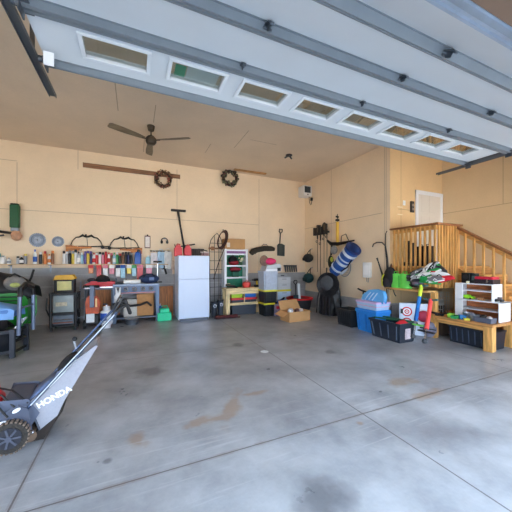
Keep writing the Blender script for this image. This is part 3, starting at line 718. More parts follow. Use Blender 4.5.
for sx in (-.2, .18): 
    wh = MB().cyl((sx, .0, .10), .10, .05, 'x', 20).build('wheel', BLACK, t); MB().cyl((sx, .0, .10), .05, .055, 'x', 14).build('hub', STEEL, wh)
t.scale = (.82, 1, 1)
# white tank with blue badge
t = thing('propane_tank', 'white steel tank with a blue badge on the floor before the grey workbench', 'tank', (at(106.5, 320, Y=7.3).x, 7.32, 0))
MB().lathe([(.09, 0), (.09, .04), (.095, .06), (.12, .09), (.135, .14), (.135, .33), (.12, .39), (.08, .42), (.04, .43)], n=28).build('shell', M((226, 228, 232), .35, var=.03), t)
MB().lathe([(.075, .41), (.08, .50)], n=24).build('collar', M((214, 216, 220), .4), t)
MB().cyl((0, 0, .50), .03, .08).build('valve', CHROME, t); MB().cyl((-.03, -.02, .56), .05, .02).build('valve_knob', DKSTEEL, t)
bd = MB().grid(lambda u, v: (.139*math.sin(-1.1+u*1.2), -.139*math.cos(-1.1+u*1.2), .19+v*.17), 8, 2); bd.build('badge', M((40, 86, 176), .4), t, solid=.004)
t = thing('white_pitcher', 'white plastic spray head standing behind the mower handle end'.replace('standing', 'hung'), 'sprayer', (at(118, 305, Y=7.55).x, 7.58, .50))
MB().lathe([(.05, 0), (.09, .08), (.09, .2), (.05, .27), (.03, .30)], n=16).build('body', M((236, 238, 240), .4, var=.02), t)
for s in (-1, 1): MB().tube([(s*.03, 0, .27), (s*.05, 0, .42)], [.028, .016]).build('prong', M((236, 238, 240), .4, var=.02), t)
MB().bb(-.05, .05, .0, .06, .1, .14).build('bracket', STEEL, t)
# green fuel jugs on the floor by the fridge
gx = at(164.5, 315, Y=7.65).x
t = thing('green_toolbox', 'bright teal green plastic carry case on the floor against the fridge', 'carry case', (gx+.0, 7.68, 0))
MB().bb(-.18, .17, -.12, .12, 0, .21).build('case', M((34, 206, 150), .4), t, bevel=.015); MB().bb(-.12, .12, -.1, .1, .21, .32).build('lid', M((44, 216, 160), .4), t, bevel=.02)
MB().tube([(-.08, 0, .32), (-.07, 0, .38), (.07, 0, .38), (.08, 0, .32)], .012).build('handle', M((30, 180, 130), .4), t)
t = thing('blue_canister', 'blue canister with white cap on the floor behind the teal carry case', 'canister', (gx-.10, 7.93, 0))
MB().lathe([(.08, 0), (.085, .02), (.085, .3), (.05, .36)], n=18).build('body', M((40, 84, 170), .4), t); MB().cyl((0, 0, .385), .03, .05).build('cap', WHITE, t)

# ---------------------------------------------------------------- white upright freezer and what is on it
fz = at(209, 320, Z=0)
fy = 7.28
fx0, fx1 = at(178.5, 300, Y=fy).x, at(209.5, 300, Y=fy).x
fh = at(190, 255.5, Y=fy).z
fr = thing('upright_freezer', 'tall white upright freezer standing against the back wall', 'freezer', ((fx0+fx1)/2, fy, 0))
FWd = fx1-fx0
FRW = M((208, 222, 246), .35, var=.01)
MB().bb(-FWd/2, FWd/2, .06, .78, .04, fh).build('cabinet', FRW, fr, bevel=.012)
dr = MB().bb(-FWd/2, FWd/2, 0, .055, fh-.0-.62, fh-.005).build('door', FRW, fr, bevel=.014)
dr2 = MB().bb(-FWd/2, FWd/2, 0, .055, .07, fh-.632).build('door', FRW, fr, bevel=.014)
MB().bb(-FWd/2+.0, -FWd/2+.02, -.018, .0, fh-.60, fh-.3).build('handle', FRW, dr, bevel=.006)
MB().bb(-FWd/2+.0, -FWd/2+.02, -.018, .0, fh-.95, fh-.66).build('handle', FRW, dr2, bevel=.006)
MB().bb(-FWd/2+.03, FWd/2-.03, .02, .06, 0, .065).build('kick_plate', M((90, 96, 110), .5), fr)
def gascan(x, y, lab, s=1, rz=0, col=(204, 30, 40)):
    t = thing('fuel_can', lab, 'fuel can', (x, y, fh), rz, 'fuel cans on the freezer')
    MB().prism([(-.12*s, 0), (.12*s, 0), (.12*s, .18*s), (.05*s, .25*s), (-.06*s, .25*s), (-.12*s, .17*s)], -.08*s, .08*s, 'y').build('tank', M(col, .4), t, bevel=.015)
    MB().tube([(-.06*s, 0, .24*s), (-.02*s, 0, .3*s), (.07*s, 0, .29*s), (.08*s, 0, .2*s)], .014*s).build('handle', M(col, .4), t)
    MB().tube([(-.08*s, 0, .2*s), (-.13*s, 0, .29*s)], [.02*s, .012*s]).build('spout', M((40, 30, 30), .5), t)
    t.scale = (.68, 1, 1)
gascan(fx0+.03, fy+.3, 'red fuel can at the outer edge of the freezer top', 1.05)
gascan(fx0+.28, fy+.3, 'red fuel can standing next to the dark brown basket on the freezer', 1.0)
t = thing('wire_basket', 'dark brown slatted basket on the freezer top between fuel can and crate', 'basket', (fx0+.55, fy+.32, fh))
MB().hollow(-.16, .15, -.12, .12, 0, .16, .01, .02, .02).build('basket_body', M((64, 48, 42), .7, var=.2), t); 
for k in range(6): MB().bb(-.145+.054*k, -.125+.054*k, -.13, -.118, .02, .17).build('slat', M((46, 34, 32), .7), t)
MB().bb(-.17, .16, -.13, .13, .16, .19).build('rim', M((50, 38, 34), .7), t, bevel=.004)
t = thing('red_crate', 'low reddish grey crate at the trellis side of the freezer top', 'crate', (fx1-.08, fy+.32, fh))
MB().bb(-.11, .11, -.12, .12, 0, .08).build('lower', M((150, 110, 112), .6, var=.15), t, bevel=.006); MB().bb(-.12, .12, -.13, .13, .08, .12).build('lid', M((206, 190, 184), .6), t, bevel=.006)
MB().tube([(-.15, 0, .19), (.0, 0, .165), (.1, 0, .14)], .014).build('handle', BLACK, t)
# T-shaped tools standing over the freezer
A = at(184, 246, Y=BY-.12); B = at(178, 211, Y=BY-.06)
t = thing('push_broom', 'black push broom leaning head up on the back wall above the freezer', 'broom', (A.x, BY-.10, A.z))
dx = B.x-A.x; dz = B.z-A.z
MB().tube([(0, 0, -.28), (0, 0, 0), (dx*.6, .0, dz*.55), (dx, .02, dz)], [.014, .03, .026, .034]).build('pole', BLACK, t)
MB().bb(dx-.20, dx+.22, -.02, .06, dz-.02, dz+.04).build('head', BLACK, t, bevel=.008)
MB().tube([(-.22, -.02, -.04), (0, -.02, .0), (.32, -.02, .06)], .02).build('cross_bar', BLACK, t)
# ---------------------------------------------------------------- wire trellis between the freezer and the white shelf unit
xa, xb = at(209.5, 250, Y=8.2).x, at(224, 250, Y=8.2).x; ty_ = 8.22
zt = at(212, 233, Y=ty_).z; TW = xb-xa; ARC = at(215, 246, Y=ty_).z
t = thing('wire_trellis', 'tall black wire trellis with arched top standing between freezer and white shelf unit', 'trellis', (xa, ty_, 0))
WR = M((40, 38, 40), .5, .3)
fm = MB()
fm.tube([(0.03, 0, 0), (0.0, 0, ARC), (.05, 0, ARC+.18), (.15, 0, zt-.08), (.24, 0, zt), (.33, 0, zt-.1), (TW*.85, 0, ARC+.15), (TW-.03, 0, ARC-.1), (TW-.03, 0, 0)], .011)
fm.build('frame', WR, t)
for x, z1 in ((.16, zt-.1), (.30, zt-.05)): MB().tube([(x, 0, 0), (x, 0, z1)], .008, 6).build('upright_wire', WR, t)
for z in [.25+.27*k for k in range(8)]: MB().tube([(0.02, 0, z), (TW-.03, 0, z)], .008, 6).build('cross_wire', WR, t)
MB().bb(-.02, TW-.0, -.02, .02, ARC-.10, ARC-.05).build('wood_bar', wood((150, 106, 70), axis=0), t)
MB().bb(.05, .14, -.05, .0, ARC-.14, ARC-.02).build('wood_block', wood((190, 130, 84), axis=0), t)
c = at(221.5, 239.5, Y=7.88)
t = thing('coiled_rope', 'dark brown rope coil hung over the top of the wire trellis', 'rope', c)
for k in range(4):
    MB().ring((.0+.008*k, -.01-.02*k, .0), .17+.014*k, .014, 'y', 24, 6, sx=.62, sz=1.38).build('loop', M((72, 44, 36), .8, bump=.3), t)
t.rotation_euler = (0, math.radians(18), 0)
MB().tube([(.16, -.03, -.2), (.12, -.03, -.7), (.13, -.02, -1.2)], .012).build('hanging_end', M((72, 44, 36), .8, bump=.3), t)
MB().tube([(-.03, -.03, .2), (-.05, -.02, .3)], .014).build('tie', BLACK, t)
# dark bins at its foot
for (px, w_, h_, y, lab) in ((214.2, .17, .42, 7.62, 'dark grey round bin on the floor at the freezer side of the trellis foot'), (220.6, .17, .46, 7.62, 'dark grey round bin on the floor at the shelf side of the trellis foot')):
    t = thing('waste_bin', lab, 'bin', (at(px, 310, Y=y).x, y, 0))
    MB().lathe([(w_*.42, 0), (w_*.5, h_), (w_*.53, h_+.01)], n=20).build('bin_body', M((52, 58, 68), .5, var=.1), t)
    MB().ring((0, 0, h_), w_*.5, .012, 'z', 20, 6).build('rim', BLACK, t)
    MB().ring((0, -w_*.5, h_*.75), .04, .008, 'y', 12, 5).build('handle', CHROME, t)
A = at(214, 319, Z=.03); 
t = thing('rolled_mat', 'dark red rolled mat lying on the floor in front of the bins', 'mat', (at(226, 318, Z=0).x, at(226, 318.5, Z=0).y, 0))
MB().cyl((0, 0, .05), .05, .62, 'x').build('roll', M((88, 34, 36), .8, var=.25, bump=.3), t)
MB().tube([(-.36, -.02, .04), (-.1, -.08, .03), (.15, -.07, .02), (.38, -.03, .02)], .018).build('strap', M((60, 30, 34), .7), t)
# white shelf unit
uy0, uy1 = 7.98, 8.31
ux0, ux1 = at(224.5, 260, Y=uy0).x, at(248, 260, Y=uy0).x
uz = at(236, 249, Y=uy0).z; UW = ux1-ux0
u_ = thing('shelf_unit', 'white open shelf unit with green back panels standing behind the pale wooden table', 'shelf unit', (ux0, uy0, 0))
for x in (0, UW-.07): MB().bb(x, x+.07, 0, uy1-uy0, 0, uz).build('side_panel', WHITE, u_, bevel=.003)
zs_ = [at(236, y, Y=uy0).z for y in (249.5, 253.5, 265.2, 277, 289)]
for z in zs_+[.35, .05]: MB().bb(.07, UW-.07, 0, uy1-uy0, z-.045, z).build('shelf', WHITE, u_, bevel=.003)
MB().bb(.07, UW-.07, uy1-uy0-.02, uy1-uy0, 0, uz-.1).build('back_panel', M((26, 122, 92), .6), u_)
MB().bb(.07, UW-.07, .03, .3, zs_[0]-.13, zs_[0]-.046).build('purple_panel', M((136, 92, 140), .6), u_)
MB().bb(UW-.07, UW-.001, .31, .33, 0, .001).build('foot', WHITE, u_)
bw, bz = at(225.5, 243, Y=uy0).x, at(236, 239, Y=uy0).z
t = thing('cardboard_box', 'closed brown cardboard box with a white label on top of the white shelf unit', 'box', (ux0+.01, uy0+.02, uz))
MB().bb(0, UW*.87, 0, .28, 0, bz-uz).build('carton', CARD, t, bevel=.004); MB().bb(.07, .17, -.006, 0, .05, .19).build('label_sheet', M((226, 214, 196), .6), t); MB().bb(.0, UW*.87, -.003, .283, bz-uz-.001, bz-uz+.004).build('tape', M((170, 128, 84), .5), t)
# contents of the shelves
t = thing('tool_bag', 'black rounded tool bag with red lower half on the upper shelf of the white unit', 'bag', (ux0+UW*.42, uy0+.15, zs_[2]))
MB().ball((0, 0, .16), (.15, .11, .13), 16, 10).build('upper', MATTE, t); MB().ball((.03, 0, .08), (.17, .12, .08), 16, 8).build('lower', M((150, 30, 44), .6), t); MB().tube([(-.05, 0, .26), (0, 0, .33), (.05, 0, .26)], .016).build('handle', BLACK, t)
t = thing('silk_flowers', 'bunch of green and white artificial flowers on the upper shelf of the white unit', 'flowers', (ux0+UW*.74, uy0+.1, zs_[2]))
MB().lathe([(.03, 0), (.045, .1)], n=12).build('vase', M((60, 90, 60), .5), t)
for nm, cc, n_ in (('leaves', (60, 130, 50), 16), ('petals', (226, 226, 190), 12)):
    mb = MB()
    for k in range(n_):
        mb.ball((random.uniform(-.06, .07), random.uniform(-.06, .06), random.uniform(.1, .33)), (.03, .02, .035), 7, 5, (random.random()*3, random.random()*3, 0))
    mb.build(nm, M(cc, .7, var=.2), t)
t = thing('power_drill_case', 'dark red and black oval case on the middle shelf of the white unit', 'case', (ux0+UW*.52, uy0+.16, zs_[3]))
MB().ball((0, 0, .24), (.19, .11, .07), 16, 8).build('upper_shell', M((150, 30, 50), .5), t); MB().ball((0, 0, .19), (.17, .10, .06), 16, 8).build('lower_shell', BLACK, t); MB().bb(-.1, .1, -.06, .06, 0, .18).build('foot_block', M((22, 90, 70), .6), t)
# pale wooden table
px0, px1 = at(226.5, 300, Y=7.45).x, at(262.5, 300, Y=7.45).x
tx0 = at(226.5, 316, Z=0)
TY = 7.5; tw = at(263.5, 300, Y=TY).x-at(226, 300, Y=TY).x; tx = at(226, 300, Y=TY).x
tz = at(245, 288, Y=TY).z
tb = thing('wooden_table', 'pale unfinished wooden work table standing in front of the white shelf unit', 'table', (tx, TY, 0))
MB().bb(-.01, tw+.01, -.01, .42, tz-.035, tz).build('tabletop', PALE_X, tb, bevel=.004)
MB().bb(.0, tw, 0, .035, tz-.17, tz-.035).build('apron', PALE_X, tb, bevel=.003)
for x in (.0, tw-.12):
    for y in (.035, .33): MB().bb(x+.0, x+.12, y-.03, y+.04, 0, tz-.035).build('leg', PALE, tb, bevel=.004)
MB().bb(.12, tw-.12, .02, .06, .30, .37).build('lower_rail', PALE_X, tb, bevel=.003)
MB().bb(.12, tw-.12, .30, .34, .30, .37).build('lower_rail', PALE_X, tb, bevel=.003)
MB().bb(tw*.48, tw*.48+.02, .02, .06, .37, tz-.17).build('centre_stick', PALE, tb)
for i, (fx, w_, z0, h_, c1, c2, lab) in enumerate(((.33, .40, .50, .16, (176, 214, 60), (60, 190, 130), 'lime green storage tray under the pale table'), (.70, .40, .50, .16, (40, 110, 200), (60, 150, 220), 'blue storage tray under the pale table'))):
    t = thing('storage_tray', lab, 'tray', (tx+tw*fx, TY+.20, z0))
    MB().hollow(-w_/2+.01, w_/2-.02, -.07, .075, 0, h_, .006, .02, .02).build('tray_body', M(c1, .4), t); MB().bb(-w_/2+.005, w_/2-.015, -.075, .08, h_, h_+.03).build('lid', M(c2, .4), t, bevel=.004)
t = thing('dark_tote', 'dark storage tote with a red lid under the pale table', 'tote', (tx+tw*.5, TY+.17, 0))
MB().bb(-tw*.32, tw*.33, -.08, .11, .0, .44).build('tote_body', M((44, 52, 66), .5), t, bevel=.01); MB().bb(-tw*.34, tw*.35, -.1, .125, .44, .50).build('lid', M((208, 40, 44), .4), t, bevel=.006)
t = thing('nail_gun', 'black and tan cordless tool lying on the outer end of the pale table', 'tool', (tx+.2, TY+.14, tz))
MB().tube([(-.16, 0, .09), (.02, 0, .06), (.12, -.02, .04)], .034).build('body', M((44, 38, 34), .6, var=.5, scale=40), t); MB().tube([(.03, 0, .05), (.1, -.09, .03), (.16, -.12, .02)], .02).build('grip', BLACK, t); MB().tube([(-.1, .0, .07), (-.12, 0, .14), (-.03, 0, .13)], .01).build('guard', M((196, 176, 140), .5), t)
t = thing('red_bucket', 'small coral red tub on the pale table', 'tub', (tx+tw*.60, TY+.2, tz))
MB().lathe([(.10, 0), (.13, .06), (.12, .15), (.08, .17)], n=20).build('tub_body', M((222, 74, 66), .4), t); MB().tube([(-.06, 0, .17), (0, 0, .22), (.06, 0, .17)], .01).build('handle', M((200, 60, 56), .4), t)
t = thing('cordless_drill', 'black and yellow cordless drill standing on the pale table end by the grey bin', 'drill', (tx+tw*.90, TY+.2, tz))
MB().bb(-.09, .09, -.05, .05, 0, .07).build('battery', BLACK, t, bevel=.01); MB().tube([(0, 0, .06), (-.02, 0, .2)], .03).build('grip', M((226, 190, 40), .5), t); MB().cyl((-.02, 0, .22), .04, .18, 'x').build('motor', BLACK, t); MB().cyl((-.14, 0, .22), .022, .06, 'x').build('chuck', DKSTEEL, t)

# ---------------------------------------------------------------- black totes with yellow lids, grey tote and trays above
SY_ = 7.05; sx0, sx1 = at(264.5, 310, Y=SY_).x, at(277, 310, Y=SY_).x; sw = sx1-sx0
zz = [at(270, y, Y=SY_).z for y in (317.5, 303, 290, 271)]
def tote(name, x0, w_, y, d_, z0, z1, body, lid, lab, lh=.04, ribs=3, grp=None):
    t = thing(name, lab, 'tote', (x0+w_/2, y, z0), 0, grp)
    h = z1-z0-lh
    MB().hollow(-w_/2, w_/2, 0, d_, 0, h, .008, .02, .02).build('tote_body', M(body, .45, var=.12), t)
    for k in range(ribs):
        x = -w_/2+.04+(w_-.08)*k/(max(1, ribs-1)); MB().bar((x*.9, .006, .04), (x, -.006, h-.04), .03, .012).build('rib', M(body, .45, var=.12), t)
    MB().bb(-w_/2-.012, w_/2+.012, -.015, d_+.012, h, h+lh).build('lid', M(lid, .4), t, bevel=.008)
    return t
tote('storage_tote', sx0, sw, SY_, .42, 0, zz[1], (26, 30, 36), (222, 214, 50), 'lower black storage tote with yellow lid beside the pale table', .05)
tote('storage_tote', sx0, sw, SY_, .42, zz[1], zz[2], (26, 30, 36), (222, 214, 50), 'upper black storage tote with yellow lid beneath the clear grey tote', .05)
tote('storage_tote', sx0-.02, sw+.05, SY_+.01, .40, zz[2], zz[3], (176, 186, 204), (190, 198, 212), 'cloudy grey tote stacked on the two yellow-lidded totes', .03, 2)
t = thing('folded_tray', 'white and grey folded plastic stand on top of the cloudy grey tote', 'stand', (sx0+sw*.65, SY_+.2, zz[3]))
MB().prism([(-.22, 0), (.27, 0), (.29, .12), (.24, .20), (-.16, .14)], -.18, .18, 'y').build('body', M((196, 200, 206), .5, var=.08), t, bevel=.01)
MB().bb(-.2, .29, -.19, -.18, .0, .05).build('white_edge', WHITE, t); MB().bb(.16, .27, -.195, -.18, .0, .09).build('gap_shade', BLACK, t)  # black plate stands in for the shade inside a gap
t = thing('folded_blanket', 'pink and brown folded blanket crumpled on top of the grey plastic stand', 'blanket', (sx0+sw*.45, SY_+.2, zz[3]+.14))
MB().ball((-.1, 0, .16), (.13, .13, .16), 14, 9).build('brown_fold', M((134, 104, 92), .9, var=.35, bump=.5), t); MB().ball((.06, -.05, .14), (.20, .15, .10), 14, 9).build('pink_fold', M((222, 54, 110), .9, var=.15, bump=.5), t)
MB().ball((.20, .02, .07), (.12, .1, .07), 12, 8).build('grey_fold', M((180, 170, 176), .9, bump=.4), t)
# white drawer cabinet behind
DYc = 7.85; dx0, dx1 = at(277.5, 290, Y=DYc).x, at(291, 290, Y=DYc).x; dw = dx1-dx0
dz = at(284, 277, Y=DYc).z
t = thing('drawer_cabinet', 'white plastic drawer tower with a yellow strip beside the stacked totes', 'cabinet', (dx0+dw/2, DYc, 0))
MB().bb(-dw/2, dw/2, .02, .42, 0, dz).build('cabinet_body', M((206, 212, 218), .45, var=.03), t, bevel=.008)
for z0, z1, c_ in ((dz-.20, dz-.03, (216, 220, 226)), (dz-.40, dz-.22, (208, 214, 222)), (dz-.86, dz-.48, (196, 222, 248)), (.04, dz-.9, (206, 220, 240))):
    d_ = MB().bb(-dw/2+.015, dw/2-.015, -.0, .02, z0, z1).build('drawer', M(c_, .4, var=.03), t, bevel=.006)
    MB().bb(-.08, .08, -.012, 0, z1-.05, z1-.03).build('handle', M((150, 156, 164), .4), d_)
MB().bb(-dw/2, dw/2, -.005, .02, dz-.47, dz-.41).build('yellow_strip', M((226, 214, 70), .5), t)
t = thing('grey_case', 'grey case lying on the white drawer tower', 'case', (dx0+dw*.4, DYc+.16, dz))
MB().bb(-.15, .2, -.1, .14, 0, .10).build('case_body', M((168, 172, 178), .5), t, bevel=.01); MB().bb(-.05, .08, -.112, -.1, .03, .06).build('latch', DKSTEEL, t)

# open cardboard box with its contents
bp_ = at(300, 323, Z=0); q0, q1 = at(291, 322, Z=0), at(311, 322, Z=0)
by = 6.05; bx0, bx1 = at(289.5, 318, Y=by).x, at(311.5, 318, Y=by).x; bw = bx1-bx0
t = thing('open_carton', 'open brown cardboard box full of balls on the floor before the red-rimmed tub', 'box', (bx0, by, 0), math.radians(5))
MB().hollow(0, bw, 0, .42, 0, .26, .008).build('carton', CARD, t, smooth=False)
for nm, vs in (('flap', [(0, .42, .26), (bw, .42, .26), (bw-.03, .56, .50), (.02, .56, .50)]), ('flap', [(0, 0, .26), (0, .42, .26), (-.20, .40, .18), (-.19, .02, .16)]), ('flap', [(bw, .42, .26), (bw, 0, .26), (bw+.07, .02, .20), (bw+.07, .40, .22)])):
    MB().add(vs, [(0, 1, 2, 3)]).build(nm, CARD, t, smooth=False, solid=.006)
R_ = Matrix.Rotation(math.radians(5), 3, 'Z')
for i, (x, y, z, r, c_, lab) in enumerate(((.12, .14, .24, .075, (226, 230, 238), 'white ball at the near corner of the open carton'), (.25, .28, .24, .075, (200, 206, 216), 'pale grey ball behind the white one in the open carton'), (.36, .15, .25, .07, (96, 60, 60), 'dark brown ball in the middle of the open carton'), (.50, .16, .25, .065, (230, 214, 206), 'cream ball by the wall-side end of the open carton'), (.50, .31, .23, .06, (170, 60, 60), 'red ball at the back of the open carton'))):
    if x > bw-.08: x = bw-.08
    o = R_ @ Vector((x*.98, y, z-.0)); p = Vector((bx0, by, 0))+o
    tt = thing('play_ball', lab, 'ball', p); MB().ball((0, 0, 0), r, 16, 10).build('shell', M(c_, .4, var=.1), tt); MB().ring((0, 0, 0), r*1.003, .003, 'x', 20, 4).build('seam', M((60, 60, 66), .6), tt)
by2 = 7.0; b0, b1 = at(276, 310, Y=by2).x, at(292, 310, Y=by2).x
t = thing('blue_cooler_bag', 'blue and black soft bag on the floor between the drawer tower and open carton', 'bag', ((b0+b1)/2-.12, 7.02, 0))
MB().bb(-.18, .2, -.12, .10, 0, .34).build('bag_body', M((150, 140, 170), .7, var=.3, scale=12), t, bevel=.03); MB().ball((.05, -.02, .40), (.19, .10, .07), 14, 8).build('blue_top', M((30, 90, 190), .5), t)
MB().tube([(-.17, -.02, .36), (0, -.04, .44), (.12, -.04, .52)], .028).build('black_strap', BLACK, t)
MB().bb(-.19, .1, -.13, -.12, .22, .3).build('red_patch', M((200, 40, 60), .6), t)
# red rimmed tub with shovel
q = at(305, 313, Z=0)
t = thing('garden_tub', 'round black tub with a thick red rim in the corner behind the open carton', 'tub', (4.76, 7.38, 0))
tr = .40
MB().lathe([(tr*.78, 0), (tr*.97, .40), (tr*1.0, .41), (tr*.95, .41), (tr*.75, .03)], n=32).build('tub_body', M((34, 30, 34), .55), t)
MB().ring((0, 0, .42), tr*1.0, .03, 'z', 36, 8).build('rim', RED, t)
MB().lathe([(.01, .36), (.3, .37), (.37, .30)], n=24).build('soil', M((60, 50, 50), .9, bump=.5), t)
MB().tube([(tr*.95, .1, .4), (tr*1.12, .0, .3), (tr*.95, -.1, .4)], .02).build('handle', RED, t)
t = thing('red_hoop', 'dark red round lid propped behind the red-rimmed tub', 'lid', (4.62, 8.08, .5), 0)
MB().ring((0, 0, 0), .18, .03, 'z', 28, 8).build('rim', RED, t); MB().lathe([(.01, -.02), (.18, -.01), (.18, .01), (.01, .0)], n=24).build('disc', M((120, 24, 34), .5), t); MB().bb(-.12, .12, -.1, .1, -.5, -.02).build('stand_box', M((50, 44, 48), .6), t)
A = at(301.5, 300, Y=7.75); 
t = thing('garden_shovel', 'short black D-handled shovel standing in the red-rimmed tub', 'shovel', (4.64, 7.40, .36))
MB().tube([(0, 0, .12), (0, .03, .5)], .018).build('shaft', BLACK, t); MB().tube([(-.05, .03, .62), (-.06, .03, .55), (0, .03, .49), (.06, .03, .55), (.05, .03, .62), (-.05, .03, .62)], .014).build('grip', BLACK, t)
MB().tube([(.13, .0, .02), (.12, .03, .52)], .045).build('white_post', M((206, 216, 224), .4), t)
MB().bb(-.09, .09, -.01, .01, -.02, .16).build('blade', M((70, 90, 100), .4, .5), t)

# ---------------------------------------------------------------- hung on the back wall near the corner
A = at(263, 250, Y=BY-.13)
t = thing('gun_case', 'curved camouflage soft case hung level on the back wall above the totes', 'case', A)
def sweep(t, name, pts, rad, mat, n=10):
    return MB().tube(pts, rad, n).build(name, mat, t)
CAMO = M((52, 46, 38), .8, var=.45, scale=22)
sweep(t, 'case_body', [(-.43, 0, -.13), (-.36, 0, -.05), (-.22, 0, .0), (.05, 0, .05), (.3, 0, .05), (.42, 0, .03)], [.08, .10, .09, .09, .085, .06], CAMO)
MB().tube([(-.05, -.02, .13), (0, -.02, .19), (.12, -.02, .19), (.17, -.02, .12)], .01).build('handle', BLACK, t); MB().tube([(-.3, -.0, -.02), (-.28, -.02, -.14)], .02).build('strap', CAMO, t)
A = at(281, 229, Y=BY-.05); B = at(281, 256, Y=BY-.05); L = A.z-B.z
t = thing('wall_shovel', 'black flat shovel hung handle up on the back wall, blade down', 'shovel', (A.x, BY-.05, B.z))
MB().tube([(-.05, 0, L*.4), (-.02, 0, L*.85)], .018).build('shaft', BLACK, t)
MB().tube([(-.02, 0, L*.84), (-.07, 0, L*.90), (-.06, 0, L*.99), (.05, 0, L*.99), (.05, 0, L*.9), (-.02, 0, L*.84)], .018).build('grip', BLACK, t)
MB().prism([(-.14, .02), (.13, .0), (.14, L*.40), (.03, L*.45), (-.09, L*.45), (-.14, L*.40)], -.01, .012, 'y').build('blade', M((58, 66, 62), .5, var=.2), t, bevel=.006)
MB().tube([(-.10, -.012, L*.05), (-.09, -.012, L*.4)], .01).tube([(.08, -.012, L*.05), (.08, -.012, L*.4)], .01).build('stiffener', M((40, 44, 44), .5), t)
A = at(290.5, 268, Y=BY-.08)
t = thing('boot_rack', 'grey toothed rack head hung low on the back wall below the shovel', 'rack', A)
MB().bb(-.24, .24, -.02, .07, .05, .10).build('bar', M((84, 88, 88), .5), t, bevel=.006)
for k in range(6): MB().prism([(-.24+.088*k, .1), (-.20+.088*k, .1), (-.18+.088*k, -.13), (-.20+.088*k, -.14)], -.02, .02, 'y').build('tooth', M((90, 94, 94), .5), t, bevel=.005)
def helmetbag(px, py, rx, rz, col, lab, name, strap=True):
    p = at(px, py, X=RX-.16); t = thing(name, lab, 'bag', p, -PI/2)
    MB().ball((0, 0, 0), (rx*1.1, .15, rz), 18, 12).build('bag_body', M(col, .75, var=.2, bump=.3), t)
    MB().bb(-rx*.6, rx*.6, -.165, -.12, -rz*.6, rz*.1).build('pocket', M(tuple(x*.8 for x in col), .8), t, bevel=.02)
    if strap: MB().tube([(-rx*.5, 0, rz*.8), (-.03, .04, rz*1.5), (.05, .06, rz*2.0), (.05, .04, rz*1.5), (rx*.6, 0, rz*.7)], .013).build('strap', BLACK, t)
    MB().tube([(.05, .06, rz*2.0), (.06, .13, rz*2.1)], .014).build('hook', STEEL, t)
helmetbag(308.2, 258, .20, .15, (34, 36, 38), 'black round bag hung on the side wall by its strap near the corner', 'hanging_bag')
helmetbag(308.4, 278, .21, .17, (22, 66, 70), 'dark teal bag hung on the side wall under the black round bag', 'hanging_bag')

# ---------------------------------------------------------------- side wall: rods, paddle, golf bag, net, big black bag
def wall_a(px, py, off=.05): 
    return at(px, py, X=RX-off)
A = wall_a(321, 232)
t = thing('rod_rack', 'black wall rack with clamps holding the long rods beside the corner', 'rack', (RX-.06, A.y, A.z), -PI/2)
a0, a1 = wall_a(314, 232), wall_a(328, 232); s0, s1 = a0.y-a1.y, 0
W_ = a0.y-a1.y
MB().bb(-W_/2, W_/2, -.03, .06, -.06, -.0).build('rail', BLACK, t)
for k in range(4): MB().bb(-W_/2+.08+k*W_/4, -W_/2+.16+k*W_/4, -.10, .0, -.1, .16+.07*(k % 2)).build('clamp', M((44, 34, 32), .6, var=.2), t, bevel=.01)
MB().ball((W_*.28, -.02, .12), (.11, .06, .17), 12, 8).build('reel', BLACK, t)
for i, (px, top, bot, c_, lab) in enumerate(((317.5, 226, 272, (96, 76, 58), 'thin brown rod in the wall rack, next to the corner'), (320.5, 225, 280, (70, 60, 54), 'thin dark rod in the wall rack, second from the corner'), (324, 224, 268, (120, 96, 66), 'thin tan rod in the wall rack, third from the corner'), (327, 224, 262, (60, 54, 50), 'thin black rod in the wall rack, nearest the yellow paddle'))):
    P0, P1 = wall_a(px, top, .20), wall_a(px, bot, .20)
    t = thing('fishing_rod', lab, 'rod', (RX-.20, P0.y, P1.z), 0, 'rods in the wall rack')
    H = P0.z-P1.z
    MB().tube([(0, 0, 0), (0, 0, H)], [.008, .012], 6).build('blank', M(c_, .5), t); MB().tube([(0, 0, H*.72), (0, 0, H*.86)], .022, 8).build('grip', M((40, 34, 30), .7), t); MB().ring((-.03, 0, H*.66), .03, .01, 'y', 12, 6).build('reel', DKSTEEL, t)
P0, P1 = wall_a(337.5, 214, .08), wall_a(337.5, 246, .08); H = P0.z-P1.z
t = thing('yellow_paddle', 'yellow pole hung upright on the side wall above the golf bag', 'pole', (RX-.08, P0.y, P1.z))
MB().tube([(0, 0, 0), (0, 0, H*.75)], .045).build('yellow_sleeve', M((236, 190, 76), .5), t); MB().tube([(0, 0, H*.73), (0, 0, H*1.0)], .012).build('rod', DKSTEEL, t); MB().tube([(0, -.05, H*.80), (0, .06, H*.82)], .035).build('clip', BLACK, t); MB().tube([(0, -.03, H*.90), (0, .05, H*.93)], .03).build('clip', BLACK, t)
